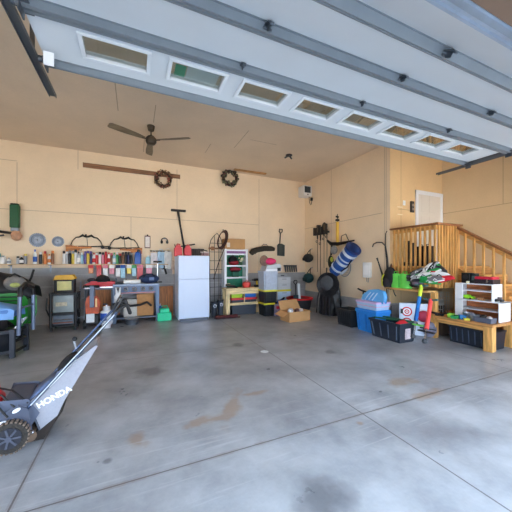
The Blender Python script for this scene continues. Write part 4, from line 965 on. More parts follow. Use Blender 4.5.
# golf bag, slanting across the wall
A, B = wall_a(354, 248, .30), wall_a(334, 272, .28)
t = thing('golf_bag', 'blue and white golf bag slung slantwise on the side wall above the big black bag', 'golf bag', B)
d = (A-B); L = d.length; m_ = d.to_track_quat('Z', 'X'); t.rotation_mode = 'QUATERNION'; t.rotation_quaternion = m_
BLU = M((34, 82, 158), .6, var=.25, scale=8); WHB = M((206, 216, 230), .6)
MB().lathe([(.08, 0), (.17, .03), (.19, L*.5), (.20, L*.8), (.21, L*.98), (.16, L)], n=20).build('bag_body', BLU, t)
for z0, z1 in ((.18, .24), (.44, .52), (.60, .64), (.78, .86)): MB().lathe([(.192+.02*z0, L*z0), (.194+.02*z1, L*z1)], n=20).build('white_band', WHB, t)
MB().lathe([(.19, L*.93), (.22, L*.95), (.22, L*1.0), (.18, L*1.0)], n=20).build('collar', M((20, 50, 110), .5), t)
for k in range(3):
    a_ = 3.6+k*.9; MB().ball((.17*math.cos(a_), .17*math.sin(a_), L*.28+.02*k), (.085, .07, L*.19), 10, 8).build('pocket', BLU if k == 1 else WHB, t)
MB().tube([(-.16, 0, L*.2), (-.24, 0, L*.5), (-.17, 0, L*.85)], .018).build('strap', BLACK, t)
# crossbow above it
A, B = wall_a(326, 243, .14), wall_a(355, 243, .14)
t = thing('crossbow', 'black crossbow hung on the side wall behind the golf bag top', 'crossbow', ((A+B)/2), -PI/2)
Lc = (A.y-B.y)/2
MB().tube([(-Lc*.9, 0, .12), (-Lc*.6, 0, .0), (-Lc*.1, 0, -.02), (Lc*.4, 0, .0), (Lc*.95, 0, .03)], [.03, .055, .05, .04, .02]).build('stock', BLACK, t)
MB().tube([(-Lc*.5, -.03, -.05), (-Lc*.55, -.03, -.35)], .03).build('limb', BLACK, t); MB().tube([(Lc*.1, -.0, .02), (Lc*.15, .0, .2), (Lc*.42, .0, .24), (Lc*.6, .0, .05)], .012).build('hanger_wire', DKSTEEL, t)
MB().ball((-Lc*.30, -.05, -.2), (.14, .07, .13), 12, 8).build('cover', M((150, 150, 150), .7, var=.3), t); MB().ball((-Lc*.55, -.04, -.55), (.12, .06, .2), 12, 8).build('pouch', M((40, 46, 34), .8, var=.4), t)
MB().ball((-Lc*.42, -.07, -.48), (.05, .04, .08), 10, 7).build('yellow_tag', M((190, 200, 70), .6), t)
# landing net
A = wall_a(344.5, 267, .03)
t = thing('landing_net', 'grey round landing net hung on the side wall under the golf bag', 'net', A, -PI/2)
MB().ring((0, 0, 0), .22, .012, 'y', 28, 6, sx=1.15, sz=1.25).build('hoop', M((150, 150, 150), .5), t)
mb = MB()
for k in range(-4, 5):
    w_ = .22*math.sqrt(max(0, 1-(k/5)**2)); x = k*.05
    mb.tube([(x, 0, -w_*1.2), (x, .02, 0), (x, 0, w_*1.2)], .0035, 4); mb.tube([(-w_*1.1, 0, k*.053), (0, .02, k*.053), (w_*1.1, 0, k*.053)], .0035, 4)
mb.build('mesh', M((160, 156, 150), .7), t)
MB().tube([(0, 0, .27), (0, 0, .55)], .014).build('handle', DKSTEEL, t)
# big black bag and coil
A, B = at(316, 313, Z=.02), at(341, 316, Z=.02)
def bigbag(u, v):
    a = 2*PI*u; z = v
    rx = (.38+.03*math.sin(3*a)+.03*math.sin(9*a+7*z))*(1.0-.28*max(0, z-.35)/.65 if z > .35 else .92+.08*math.sin(z/.35*PI/2)); ry = .24*(1-.55*z)*(1+.07*math.sin(11*a+4*z))
    return (rx*math.cos(a), ry*math.sin(a), z*1.18)
t = thing('black_garment_bag', 'tall crumpled black bag standing on the floor against the side wall below the golf bag', 'bag', (5.32, 6.62, 0), math.radians(-84))
BGM = M((20, 20, 24), .35, var=.3, scale=9, bump=.8)
MB().grid(bigbag, 44, 22).build('bag_body', BGM, t)
for k in range(5): MB().tube([(-.3+.14*k, -.24, .02), (-.26+.12*k, -.22, .5), (-.14+.07*k, -.12, 1.12)], .02).build('fold', M((50, 50, 56), .35), t)
MB().ball((0, 0, 1.17), (.2, .12, .06), 12, 8).build('tied_top', BGM, t)
c = at(326.5, 283, X=4.93)
t = thing('hose_coil', 'big loop of black hose hung in front of the crumpled black bag', 'hose', c, -.72)
for k in range(5): MB().ring((.01*k, -.015*k+.02, -.01*k), .22+.022*k, .019, 'y', 32, 6, sx=.95, sz=1.05).build('loop', M((24, 24, 28), .4), t)
MB().ball((0, .06, 0), (.24, .04, .26), 16, 10).build('inner_bundle', M((32, 32, 38), .5, var=.3, bump=.5), t)
MB().tube([(0, .03, .28), (0, .1, .42)], .018).build('tie', BLACK, t)
# power box, small fittings on the side wall
p = wall_a(368.5, 270, 0)
t = thing('electric_box', 'white wall box on the side wall above the blue tote', 'box', (RX, p.y, p.z), -PI/2)
MB().bb(-.12, .12, -.09, 0, -.20, .20).build('cover', M((236, 236, 232), .45, var=.02), t, bevel=.015); MB().bb(-.08, .08, -.10, -.09, -.12, .12).build('panel', M((246, 246, 244), .4, var=.02), t, bevel=.006); MB().tube([(-.03, -.03, -.2), (-.03, -.03, -.30), (.02, -.03, -.32), (.03, -.03, -.2)], .008).build('cable', M((150, 150, 150), .5), t)

# ---------------------------------------------------------------- totes along the side wall
def tub(px0, px1, X, pyb, pyt, dd, body, name, lab, rim=None, cat='tote', lidc=None, tx=.03):
    """a bin whose long face, seen between px0 and px1, stands at x = X"""
    a, b = at(px0, pyb, X=X), at(px1, pyb, X=X); Lt = a.y-b.y; z1 = at((px0+px1)/2, pyt, X=X).z
    t = thing(name, lab, cat, (X, (a.y+b.y)/2, 0), -PI/2)
    MB().hollow(-Lt/2, Lt/2, 0, dd, 0, z1, .008, tx, tx).build('bin_body', M(body, .45, var=.1), t)
    rb = MB(); 
    for (x0, x1, y0, y1) in ((-Lt/2-.015, Lt/2+.015, -.015, .012), (-Lt/2-.015, Lt/2+.015, dd-.012, dd+.015), (-Lt/2-.015, -Lt/2+.012, .012, dd-.012), (Lt/2-.012, Lt/2+.015, .012, dd-.012)): rb.bb(x0, x1, y0, y1, z1-.03, z1+.012)
    rb.build('rim', M(rim or body, .4), t)
    return t, Lt, z1
t, Lt, z1 = tub(336.5, 351, 4.62, 327.5, 309.5, .40, (34, 38, 44), 'black_crate', 'open black bin on the floor between the crumpled bag and the blue tote', cat='bin')
for k in range(7): MB().bar((-Lt/2+.04+k*(Lt-.08)/6, .022-.006, .05), (-Lt/2+.03+k*(Lt-.06)/6, -.006, z1-.05), .02, .01).build('rib', M((24, 28, 34), .45), t)
# blue tote with clear purple-lidded tote and blue disc on it
t, Lt, z1 = tub(356, 376, 4.66, 331.5, 311.5, .42, (38, 130, 214), 'blue_tote', 'bright blue lower tote on the floor beside the long black tote')
MB().bb(-Lt/2-.01, Lt/2+.01, -.01, .43, z1+.012, z1+.05).build('lid', M((50, 140, 220), .4), t, bevel=.008)
for k in range(3): MB().bar((-Lt/2+.08+k*(Lt-.16)/2, .02, .05), (-Lt/2+.07+k*(Lt-.14)/2, -.008, z1-.06), .04, .014).build('rib', M((30, 116, 200), .45), t)
yb = t.location.y; z2 = z1+.05; z3 = at(366, 301.5, X=4.68).z
t = thing('clear_tote', 'cloudy pink and lavender rimmed tote stacked on the bright blue tote', 'tote', (4.67, yb, z2), -PI/2)
h = z3-z2
MB().hollow(-Lt/2, Lt/2, .0, .40, 0, h-.03, .006, .02, .02).build('tote_body', M((168, 196, 226), .3, var=.08), t)
MB().bb(-Lt/2-.015, Lt/2+.015, -.015, .415, h-.03, h+.01).build('lid', M((206, 176, 216), .4), t, bevel=.01); MB().bb(-Lt/2-.005, Lt/2+.005, -.008, .408, h*.42, h*.50).build('pink_band', M((222, 160, 190), .4), t)
zt_ = z2+h+.01
t = thing('blue_sled', 'pale blue rounded plastic sled with ribs resting on the lavender-lidded tote', 'sled', (4.80, yb-.02, zt_+.0), -PI/2)
prof = [(-.26, 0), (.30, 0), (.32, .12), (.28, .21), (.12, .24), (-.06, .21), (-.22, .10)]
MB().prism(prof, 0, .10, 'y').build('shell', M((96, 170, 226), .4), t, bevel=.03)
for k in range(3): MB().tube([(-.16+.1*k, -.006, .02), (-.08+.1*k, -.006, .12), (0+.09*k, -.006, .19)], .012).build('rib', M((186, 214, 240), .4), t)
c = at(367, 293, X=5.25)
t = thing('kick_scooter', 'folded black scooter handlebars standing behind the lavender-lidded tote', 'scooter', (5.27, c.y, 0), -PI/2)
zc = at(367, 292, X=5.2).z
MB().tube([(-.14, 0, .06), (-.14, 0, zc-.0)], .02).build('stem', DKSTEEL, t); MB().tube([(-.32, .0, zc+.05), (-.22, .0, zc+.02), (-.05, 0, zc-.01), (.05, 0, zc-.02)], .022).build('handlebar', BLACK, t)
MB().tube([(.02, .02, zc-.12), (.12, .02, zc-.02), (.32, .02, zc-.03)], .018).build('second_bar', BLACK, t); MB().bb(-.3, .25, -.05, .05, .06, .09).build('deck', BLACK, t); 
for s in (-.32, .28): MB().cyl((s, 0, .06), .06, .03, 'y').build('wheel', DKSTEEL, t)
# long black tote with green lid edges and red things
t, Lt, z1 = tub(369.5, 400, 4.52, 341.5, 321.5, .46, (32, 40, 54), 'long_tote', 'long black open tote with green inner edge and a label, before the target sign', tx=.04)
for k in range(4): MB().bar((-Lt/2+.1+k*(Lt-.2)/3, .03, .05), (-Lt/2+.07+k*(Lt-.14)/3, -.008, z1-.05), .02, .016).build('rib', M((70, 84, 104), .45), t)
MB().bar((-Lt/2+.03, .1, z1+.02), (Lt/2-.03, .34, z1+.02), .05, .02).bar((-Lt/2+.03, .36, z1+.015), (Lt/2-.05, .43, z1+.015), .05, .02).build('green_cord', M((30, 96, 66), .6), t)
MB().bb(Lt/2-.02, Lt/2-.008+.0, .16, .30, .07, .27).build('label_sheet', M((206, 190, 196), .6, var=.3, scale=18), t)
LTY = t.location.y; 
t2 = thing('red_sandals', 'bright red cloth lying over the near end of the long black tote', 'cloth', (4.52+.18, LTY-Lt/2+.10, z1-.03))
MB().ball((0, 0, .02), (.15, .09, .045), 14, 8).build('fold', M((214, 34, 54), .6, bump=.3), t2); MB().ball((.06, .04, .05), (.08, .06, .03), 12, 8).build('upper_fold', M((196, 24, 44), .6), t2)
# ---------------------------------------------------------------- alcove door, deck, rails, stairs
DZ = 1.45; RYc = 3.61; RLX = 6.30
tA, tB = at(415, 190, Y=AY), at(442, 190, Y=AY)
d_ = MB(); 
d_.bb(tA.x, tA.x+.09, AY-.03, AY-.004, DZ, tA.z).bb(SX-.10, SX-.012, AY-.03, AY-.004, DZ, tA.z).bb(tA.x, SX-.012, AY-.035, AY-.004, tA.z-.10, tA.z)
cas = struct('door_1', d_, WHITE, smooth=False)
lf = struct('door_panel', MB().bb(tA.x+.09, SX-.10, AY-.02, AY-.004, DZ, tA.z-.10), M((226, 222, 214), .5, var=.02), cas, smooth=False)
for k in range(3):
    z = DZ+.2+.6*k
    for x0 in (tA.x+.2, tA.x+.52): struct('door_moulding', MB().bb(x0, x0+.26, AY-.026, AY-.02, z, z+.5), M((226, 222, 214), .5, var=.02), lf, bevel=.004)
struct('door_handle', MB().ball((tA.x+.16, AY-.06, DZ+.95), .03).cyl((tA.x+.16, AY-.035, DZ+.95), .015, .04, 'y'), CHROME, lf)
p = at(411.5, 207, Y=AY-.005)
t = thing('key_hanger', 'dark narrow device with two rows of buttons mounted beside the white house door', 'door opener', p)
MB().bb(-.06, .06, -.04, 0, -.14, .14).build('housing', M((44, 40, 38), .5), t, bevel=.008)
for k in range(2): MB().bb(-.03, .03, -.05, -.04, -.09+.1*k, -.03+.1*k).build('button', M((150, 140, 130), .4), t)
p = at(404, 203, Y=AY-.005)
t = thing('light_switch', 'white light switch plate on the alcove wall', 'switch', p)
MB().bb(-.04, .04, -.012, 0, -.06, .06).build('plate', WHITE, t, bevel=.003); MB().bb(-.012, .012, -.022, -.012, -.02, .025).build('toggle', WHITE, t)
for px, py, lab in ((400, 207, 'upper small white tape strip stuck on the alcove wall'), (400, 214.5, 'lower small white tape strip stuck on the alcove wall')):
    p = at(px, py, Y=AY-.004); solo('tape_strip', MB().bb(-.09, .09, -.003, 0, -.012, .012), M((246, 226, 190), .6), lab, 'tape', p)

dk = thing('stair_landing', 'raised pine landing with vertical baluster railing in front of the house door', 'deck', (0, 0, 0))
for k in range(8):
    y0 = RYc+.04+k*(AY-RYc-.05)/8; MB().bb(RX+.04, SX-.01, y0, y0+(AY-RYc-.05)/8-.006, DZ-.03, DZ).build('deck_board', PINE_X, dk)
LZ = 1.02
MB().bb(RX+.0+.045, RX+.085, RYc+.045, AY-.045, LZ-.0, DZ-.03).build('rim_joist', wood((206, 148, 80), axis=1), dk)
MB().bb(RX+.045, SX-.01, RYc+.045, RYc+.085, LZ-.0, DZ-.03).build('rim_joist', wood((206, 148, 80), axis=0), dk)
MB().bb(RX-.26, RX+.04, RYc+.02, AY-.09, LZ-.10, LZ-.06).build('ledge', wood((214, 164, 100), axis=1), dk, bevel=.004)
RZ = 2.345
nb = 10
for k in range(nb):
    y = AY-.10-k*(AY-.10-RYc-.06)/(nb-1)
    MB().bb(RX+.005, RX+.043, y-.018, y+.018, LZ, RZ-.04).build('baluster', PINE, dk, bevel=.003)
nf = 7
for k in range(nf):
    x = RX+.09+k*(RLX-RX-.14)/(nf-1)
    MB().bb(x-.019, x+.019, RYc+.005, RYc+.043, LZ-.02, RZ-.04).build('baluster', PINE, dk, bevel=.003)
MB().bb(RX-.045, RX+.095, RYc-.03, AY-.02, RZ-.04, RZ).build('top_rail', wood((160, 104, 62), axis=1), dk, bevel=.004)
MB().bb(RX-.045, RLX+.10, RYc-.045, RYc+.095, RZ-.041, RZ-.001).build('top_rail', wood((160, 104, 62), axis=0), dk, bevel=.004)
MB().bb(RX+.043, RX+.08, RYc+.045, AY-.04, RZ-.13, RZ-.04).bb(RX+.045, RLX, RYc+.043, RYc+.08, RZ-.13, RZ-.04).build('sub_rail', PINE_Y, dk)
for (x, y, z1) in ((RX-.06, RYc+.0, LZ-.105), (SX-.12, RYc+.12, DZ-.04)):
    MB().bb(x, x+.10, y, y+.10, 0, z1).build('post', PINE, dk, bevel=.005)
MB().bb(RLX-.02, RLX+.07, RYc, RYc+.09, 0, RZ-.05).build('post', PINE, dk, bevel=.005)
# stairs down toward the driveway
st = thing('staircase', 'pine stairs with sloping handrail running down from the landing along the wall', 'stairs', (0, 0, 0))
NR, RUN = 8, .28; rise = DZ/NR
for k in range(NR-1):
    z = DZ-rise*(k+1); y1 = RYc-.0-RUN*k
    MB().bb(RLX+.06, SX-.02, y1-RUN-.02, y1, z-.04, z).build('tread', PINE_X, st, bevel=.003)
    MB().bb(RLX+.06, SX-.02, y1-.02, y1, z, z+rise-.04).build('riser', wood((200, 142, 80), axis=0), st)
ye = RYc-RUN*(NR-1)
MB().prism([(RYc, DZ-.04), (ye-.02, .17), (ye-.02, 0), (ye+.25, 0), (RYc, DZ-.38)], RLX+.02, RLX+.058, 'x').build('stringer', PINE_Y, st)
MB().prism([(RYc, DZ-.38), (ye+.30, .0), (RYc, 0)], RLX+.03, RLX+.05, 'x').build('side_panel', wood((190, 118, 62), axis=2, sc=.6), st)
sl = .65
zr = lambda y: 2.27-sl*(RYc-y)
MB().bar((RLX+.03, RYc, zr(RYc)), (RLX+.03, ye+.1, zr(ye+.1)), .13, .04).build('handrail', wood((160, 104, 62), axis=1), st, bevel=.004)
MB().bar((RLX+.05, RYc, zr(RYc)-.07), (RLX+.05, ye+.1, zr(ye+.1)-.07), .035, .09).build('sub_rail', PINE_Y, st)
for k in range(12):
    y = RYc-.14-k*.165
    if y < ye+.1: break
    zb = DZ-.40-(RYc-y)*rise/RUN
    MB().bb(RLX-.02, RLX+.018, y-.019, y+.019, max(.05, zb), zr(y)-.03).build('baluster', PINE, st, bevel=.003)
MB().bb(RLX-.03, RLX+.06, ye+.0, ye+.09, 0, zr(ye+.05)+.0).build('newel_post', PINE, st, bevel=.005)
# panels below the landing
solo('plywood_sheet', MB().bb(0, .62, 0, .018, 0, .50), wood((190, 118, 62), axis=2, sc=.6), 'reddish plywood panel closing the space under the landing behind the bench', 'plywood', (RX+.12, RYc+.12, 0))
# things on the landing
for (px, py0, py1, w_, X, lab) in ((407.5, 257, 241, .11, 6.2, 'tall black rubber boot on the landing near the first balusters'), (413, 257, 243, .11, 6.2, 'second black rubber boot on the landing, just beside the tall one'), (421, 257, 246.5, .16, 6.3, 'black boxy shoe bag on the landing between the balusters'), (428, 257, 246, .15, 6.3, 'black square speaker on the landing nearest the corner post')):
    p = at(px, py0, X=X); h = at(px, py1, X=X).z-DZ
    p.z = DZ
    if w_ < .12:
        t = thing('rubber_boot', lab, 'boot', p, -PI/2); MB().lathe([(.05, .0), (.055, .1), (.05, h*.5), (.065, h)], n=14).build('shaft', BLACK, t); MB().ball((0, -.09, .05), (.05, .13, .05), 12, 8).build('foot', BLACK, t)
    else:
        t = thing('black_case', lab, 'case', p, -PI/2); MB().bb(-w_/2, w_/2, -.1, .1, 0, h).build('case_body', BLACK, t, bevel=.01); MB().tube([(-.04, 0, h), (-.03, 0, h+.04), (.03, 0, h+.04), (.04, 0, h)], .008).build('handle', MATTE, t)
p = at(401, 262, X=6.2)
t = thing('walking_stick', 'grey and white umbrella standing on the landing behind the green tote', 'umbrella', (6.1, p.y, DZ))
MB().lathe([(.012, 0), (.045, .1), (.06, .45), (.03, .62)], n=10).build('canopy', M((120, 116, 116), .8, var=.3), t); MB().tube([(0, 0, .6), (0, 0, .75), (.05, 0, .8), (.08, 0, .75)], .012).build('handle', WHITE, t)

# things on the ledge outside the railing
def led(px, off=.11): return at(px, 280, X=RX-off)
LT = LZ-.06
p = led(388.5)
t = thing('black_backpack', 'black backpack with yellow marks hung at the wall end of the landing ledge', 'backpack', (RX-.13, AY-.12, LT+.0), -PI/2)
MB().ball((.0, 0, .20), (.17, .12, .27), 16, 10).build('pack_body', M((30, 28, 32), .8, var=.3, bump=.4), t); MB().ball((-.03, -.09, .10), (.10, .06, .13), 12, 8).build('pocket', M((42, 40, 46), .8), t)
MB().tube([(-.14, -.10, .02), (-.13, -.13, .18), (-.08, -.12, .30)], .016).build('yellow_piping', M((214, 210, 60), .6), t); MB().tube([(.1, -.06, .0), (.14, -.03, -.15), (.15, 0, -.2)], .012).build('strap', BLACK, t); MB().tube([(-.02, 0, .44), (0, .03, .54), (.04, 0, .44)], .012).build('loop', BLACK, t)
p = at(401.5, 282, X=RX-.13)
t = thing('green_tote_bag', 'bright lime green shopping bag on the ledge next to the black backpack', 'bag', (RX-.13, p.y, LT), -PI/2)
def gb(u, v):
    a = 2*PI*u; c, s = math.cos(a), math.sin(a); sq = (abs(c)**4+abs(s)**4)**-.25
    w_ = .22*(1+.12*v)+.012*math.sin(5*a+6*v); d = .095*(1-.25*v)
    dip = -.035*math.exp(-((c*sq)/.12)**2)*v
    return (c*sq*w_, s*sq*d*(1-.25*math.exp(-((c*sq)/.14)**2)), (.32+.02*math.sin(3*a))*v+dip)
MB().grid(gb, 40, 10).build('bag_body', M((112, 226, 92), .5, var=.1, scale=7), t)
MB().tube([(.0, -.085, .02), (-.005, -.078, .28)], .012).build('seam', M((70, 180, 60), .6), t)
for s in (-1, 1): MB().tube([(s*.17, -.04, .3), (s*.15, -.03, .37), (s*.07, -.03, .37), (s*.05, -.04, .3)], .01).build('handle', M((90, 200, 70), .5), t)
# heap of shoes and pads
def shoe(px, py, X, L, col, sole, lab, ang, tilt=0, rz=-PI/2):
    p = at(px, py, X=X); t = thing('football_cleat', lab, 'shoe', p, 0, rot=(tilt, ang, rz))
    MB().tube([(-L*.48, 0, .045), (-L*.38, 0, .06), (-L*.15, 0, .055), (L*.1, 0, .045), (L*.35, 0, .032), (L*.5, 0, .02)], [.035, .055, .056, .05, .045, .02], 12).build('upper', M(col, .5, var=.08), t)
    MB().prism([(-L*.5, -.035), (-L*.2, -.03), (0, -.035), (L*.3, -.05), (L*.52, -.02), (L*.52, .02), (L*.3, .05), (0, .035), (-L*.2, .03), (-L*.5, .035)], -.012, .014, 'z').build('sole', M(sole, .5), t, bevel=.004)
    MB().ring((-L*.34, 0, .10), .038, .012, 'z', 14, 6, sx=1.3).build('collar', M(sole, .7), t)
    MB().tube([(-L*.1, -.052, .03), (0, -.05, .06), (L*.12, -.05, .03)], .009).build('stripe', M((30, 30, 36) if sum(col) > 380 else (236, 236, 236), .5), t)
WHT, BLK_, GRN, RD, GY = (236, 238, 240), (38, 38, 44), (34, 160, 80), (214, 30, 50), (170, 174, 180)
for a in ((414, 281, 5.43, .30, BLK_, (80, 76, 90), 'black cleat at the green bag side of the shoe heap', .1, .3),
          (420, 278, 5.40, .32, GY, WHT, 'grey cleat leaning on the black one in the shoe heap', -.5, .2),
          (419, 273.5, 5.44, .32, (110, 114, 120), BLK_, 'dark grey cleat with pale stripe high in the shoe heap', -.6, 0),
          (425, 277, 5.40, .34, WHT, GRN, 'white cleat with green sole in the middle of the shoe heap', -.35, .2),
          (429, 270, 5.46, .32, WHT, BLK_, 'white cleat with black sole near the top of the shoe heap', -.9, .1),
          (433, 274, 5.42, .34, GRN, WHT, 'green cleat with white sole in the upper shoe heap', -.5, 0),
          (435, 268, 5.48, .26, BLK_, GY, 'black cleat at the very top of the shoe heap', -1.1, 0),
          (441, 276.5, 5.42, .36, WHT, RD, 'white cleat with red sole at the stair side of the shoe heap', .05, .3),
          (430, 282.5, 5.36, .40, GRN, GRN, 'all green cleat lying along the bottom of the shoe heap', .05, .2),
          (445, 281, 5.36, .34, RD, RD, 'all red cleat at the bottom stair side of the shoe heap', -.35, 0),
          (437, 281, 5.34, .30, (120, 116, 122), WHT, 'grey and white cleat between the all green and all red ones', -.2, .2),
          (440, 271, 5.50, .28, BLK_, GRN, 'black cleat with green sole behind the white and red one', .5, .1)):
    shoe(*a)
p = at(417, 283, X=5.40)
t = thing('batting_helmet', 'dark rounded helmet at the lower end of the shoe heap beside the green bag', 'helmet', p, -PI/2)
MB().ball((0, 0, 0), (.14, .11, .10), 16, 10).build('shell', M((44, 44, 58), .35), t); MB().ball((.02, -.09, -.01), (.07, .04, .04), 10, 7).build('ear_hole', M((110, 96, 120), .6), t); MB().tube([(-.12, -.06, -.04), (-.02, -.13, -.07), (.1, -.08, -.05)], .012).build('face_bar', BLACK, t)

# hook, bow stick and wire on the side wall by the railing
p0 = [at(372.5, 247, X=RX-.06), at(373.5, 244, X=RX-.06), at(377, 242.3, X=RX-.06), at(382, 242.5, X=RX-.06), at(385.5, 246, X=RX-.06), at(386.5, 252, X=RX-.06), at(387.5, 259, X=RX-.06)]
B0 = p0[-1].copy()
t = thing('shepherd_hook', 'curved dark garden hook on the side wall beside the railing', 'hook', B0)
pts = [q-B0 for q in p0]
MB().tube(pts, .014, 8).build('curve', DKSTEEL, t); MB().tube([pts[-1], pts[-1]+Vector((0, -.02, -.25))], .014).build('stem', DKSTEEL, t)
P0, P1 = at(377, 258, X=RX-.15), at(386, 286, X=RX-.12)
t = thing('baseball_bat', 'thin black bat leaning against the black backpack', 'bat', P1)
MB().tube([(0, 0, 0), (P0-P1)*.4, (P0-P1)*.9, (P0-P1)], [.03, .022, .014, .024]).build('barrel', BLACK, t); MB().tube([(P0-P1)*.9, (P0-P1)*1.0], .017).build('grip', DKSTEEL, t)
zt, zb = at(387, 230, X=RX-.03), at(388, 302, X=RX-.03)
t = thing('power_cable', 'thin black cable running down the side wall at the end of the railing', 'cable', (RX-.03, AY+.06, 0))
MB().tube([(0, -.0, 2.30), (0, .04, 2.24), (0, .05, 1.9), (0, .0, 1.4), (0, .02, .6), (0, -.02, .30)], .011).build('wire', BLACK, t); MB().bb(-.03, .0, -.06, .02, .26, .34).build('plug', BLACK, t)
p = at(386, 300, X=5.2)
t = thing('wheeled_stand', 'thin grey wire stand behind the long black tote', 'stand', (5.30, at(388, 310, X=5.3).y, 0), -PI/2)
MB().tube([(-.08, 0, .0), (-.08, 0, .55), (.08, 0, .55), (.08, 0, .0)], .011).build('frame', DKSTEEL, t); MB().tube([(0, 0, .55), (0, 0, .95)], .008).build('pole', DKSTEEL, t); MB().bb(-.12, .12, -.10, .10, .0, .02).build('base', DKSTEEL, t)

# target game board
P0 = Vector((5.22, 4.17, 0)); P1 = Vector((5.68, 3.72, 0))
tb_ = thing('target_board', 'white board printed with red bullseye rings leaning under the landing', 'board', (P0.x, P0.y, 0), 0, None)
tb_.rotation_euler = (0, 0, math.atan2(P1.y-P0.y, P1.x-P0.x))
LB = (P1-P0).length; HB = at(401.5, 303, X=5.22).z
MB().bb(0, LB, -.05, .03, 0, HB).build('board_body', M((212, 224, 240), .5, var=.03), tb_, bevel=.006)
def bulls(x, z, r):
    b = MB().cyl((x, -.052, z), r, .006, 'y', 32).build('red_ring', RED, tb_)
    MB().cyl((x, -.056, z), r*.74, .006, 'y', 32).build('white_ring', WHITE, b); MB().cyl((x, -.060, z), r*.48, .006, 'y', 28).build('inner_red_ring', RED, b); MB().cyl((x, -.064, z), r*.28, .006, 'y', 24).build('inner_white_ring', WHITE, b); MB().cyl((x, -.068, z), r*.13, .006, 'y', 20).build('centre_dot', RED, b)
bulls(.14, .49, .10); bulls(.14, .26, .10)
MB().bb(.02, .07, -.056, -.05, HB-.22, HB-.12).bb(.02, .07, -.056, -.05, HB-.5, HB-.42).build('black_mark', BLACK, tb_)
for k in range(2): MB().bb(.48+.1*k, .53+.1*k, -.056, -.05, HB-.6, HB-.35).build('dark_mark', M((120, 30, 60), .5), tb_)
# red cloth behind
t = thing('red_vest', 'dark red and black bag slumped against the target board behind the red pogo stick', 'bag', (5.50, 3.72, 0), -.77)
MB().ball((-.08, 0, .42), (.12, .05, .12), 14, 9).build('red_part', M((150, 30, 60), .7, var=.3), t); MB().ball((.03, 0, .16), (.13, .06, .16), 14, 9).build('lower_part', M((120, 120, 140), .7, var=.35), t)
MB().bar((-.16, -.05, .20), (.12, -.08, .17), .03, .02).build('black_strap', BLACK, t)
# pogo sticks
def pogo(top, bot, X0_, X1_, cols, lab, foot):
    A, B = at(*top, X=X0_), at(*bot, X=X1_); B.z = max(B.z, .01)
    t = thing('pogo_stick', lab, 'pogo stick', B, 0, 'pogo sticks under the landing')
    D = A-B
    n = len(cols)
    for i, c_ in enumerate(cols):
        a_, b_ = .30+.68*i/n, .30+.68*(i+1)/n
        MB().tube([D*a_, D*b_], .036, 14).build('foam_sleeve', M(c_, .6, var=.05), t)
    MB().tube([D*.0, D*.30], .017).build('piston', CHROME, t); MB().lathe([(.03, 0), (.045, .02), (.03, .07)], (0, 0, 0)).build('rubber_foot', M((60, 64, 70), .6), t)
    q = D*.24; MB().bb(q.x-.03, q.x+.03, q.y-.15, q.y+.15, q.z-.012, q.z+.012).build('foot_pegs', M(foot, .5), t, bevel=.004)
    q = D*.97; MB().tube([(q.x, q.y-.13, q.z+.02), (q.x, q.y, q.z), (q.x, q.y+.13, q.z+.02)], .02).build('handlebar', M((70, 110, 110), .5), t)
    return t
pogo((421.5, 284.5), (413, 338), 5.28, 4.72, ((20, 100, 180), (30, 120, 200), (200, 226, 60)), 'blue and lime foam pogo stick leaning up to the ledge', (120, 220, 90))
pogo((431, 299), (424.5, 343), 5.20, 4.65, ((236, 74, 70), (240, 80, 76)), 'coral red foam pogo stick leaning beside the corner post', (34, 34, 40))

# ---------------------------------------------------------------- bench, tote beneath, white stepped shelf on it
BX, BY0, BY1, BZ = 5.50, 2.62, 3.59, .47; BD = .80
bn = thing('pine_bench', 'low pine bench with thick posts standing before the stairs', 'bench', (BX, BY0, 0))
MB().bb(-.02, BD, -.02, BY1-BY0, BZ-.045, BZ).build('seat', wood((204, 146, 84), axis=1), bn, bevel=.004)
MB().bb(.04, .07, .02, BY1-BY0-.02, BZ-.13, BZ-.045).build('apron', PINE_Y, bn)
for x, y in ((.0, 0.0), (BD-.16, 0.0), (BD-.16, BY1-BY0-.13)):
    MB().bb(x, x+.13, y, y+.13, 0, BZ-.046).build('leg', PINE, bn, bevel=.006)
solo('orange_board', MB().bb(0, .02, 0, .75, 0, .36), ORANGE, 'orange-brown board standing behind the bench legs under the stair handrail', 'board', (BX+BD+.02, BY0+.05, 0))
P0, P1 = at(449, 340, X=5.62), at(487, 346, X=5.62)
t = thing('bench_tote', 'wide black ribbed tote stored under the pine bench', 'tote', (5.60, BY1-.21, 0), -PI/2)
Lb = .72
MB().hollow(0, Lb, 0, .42, 0, .30, .008, .02, .02).build('tote_body', M((32, 38, 48), .4, var=.15), t); MB().bb(-.012, Lb+.012, -.015, .43, .30, .325).build('lid', M((30, 34, 42), .4), t, bevel=.006)
for k in range(7): MB().bar((.05+k*.1, .016, .04), (.045+k*.102, -.01, .28), .014, .014).build('rib', M((60, 72, 92), .4), t)
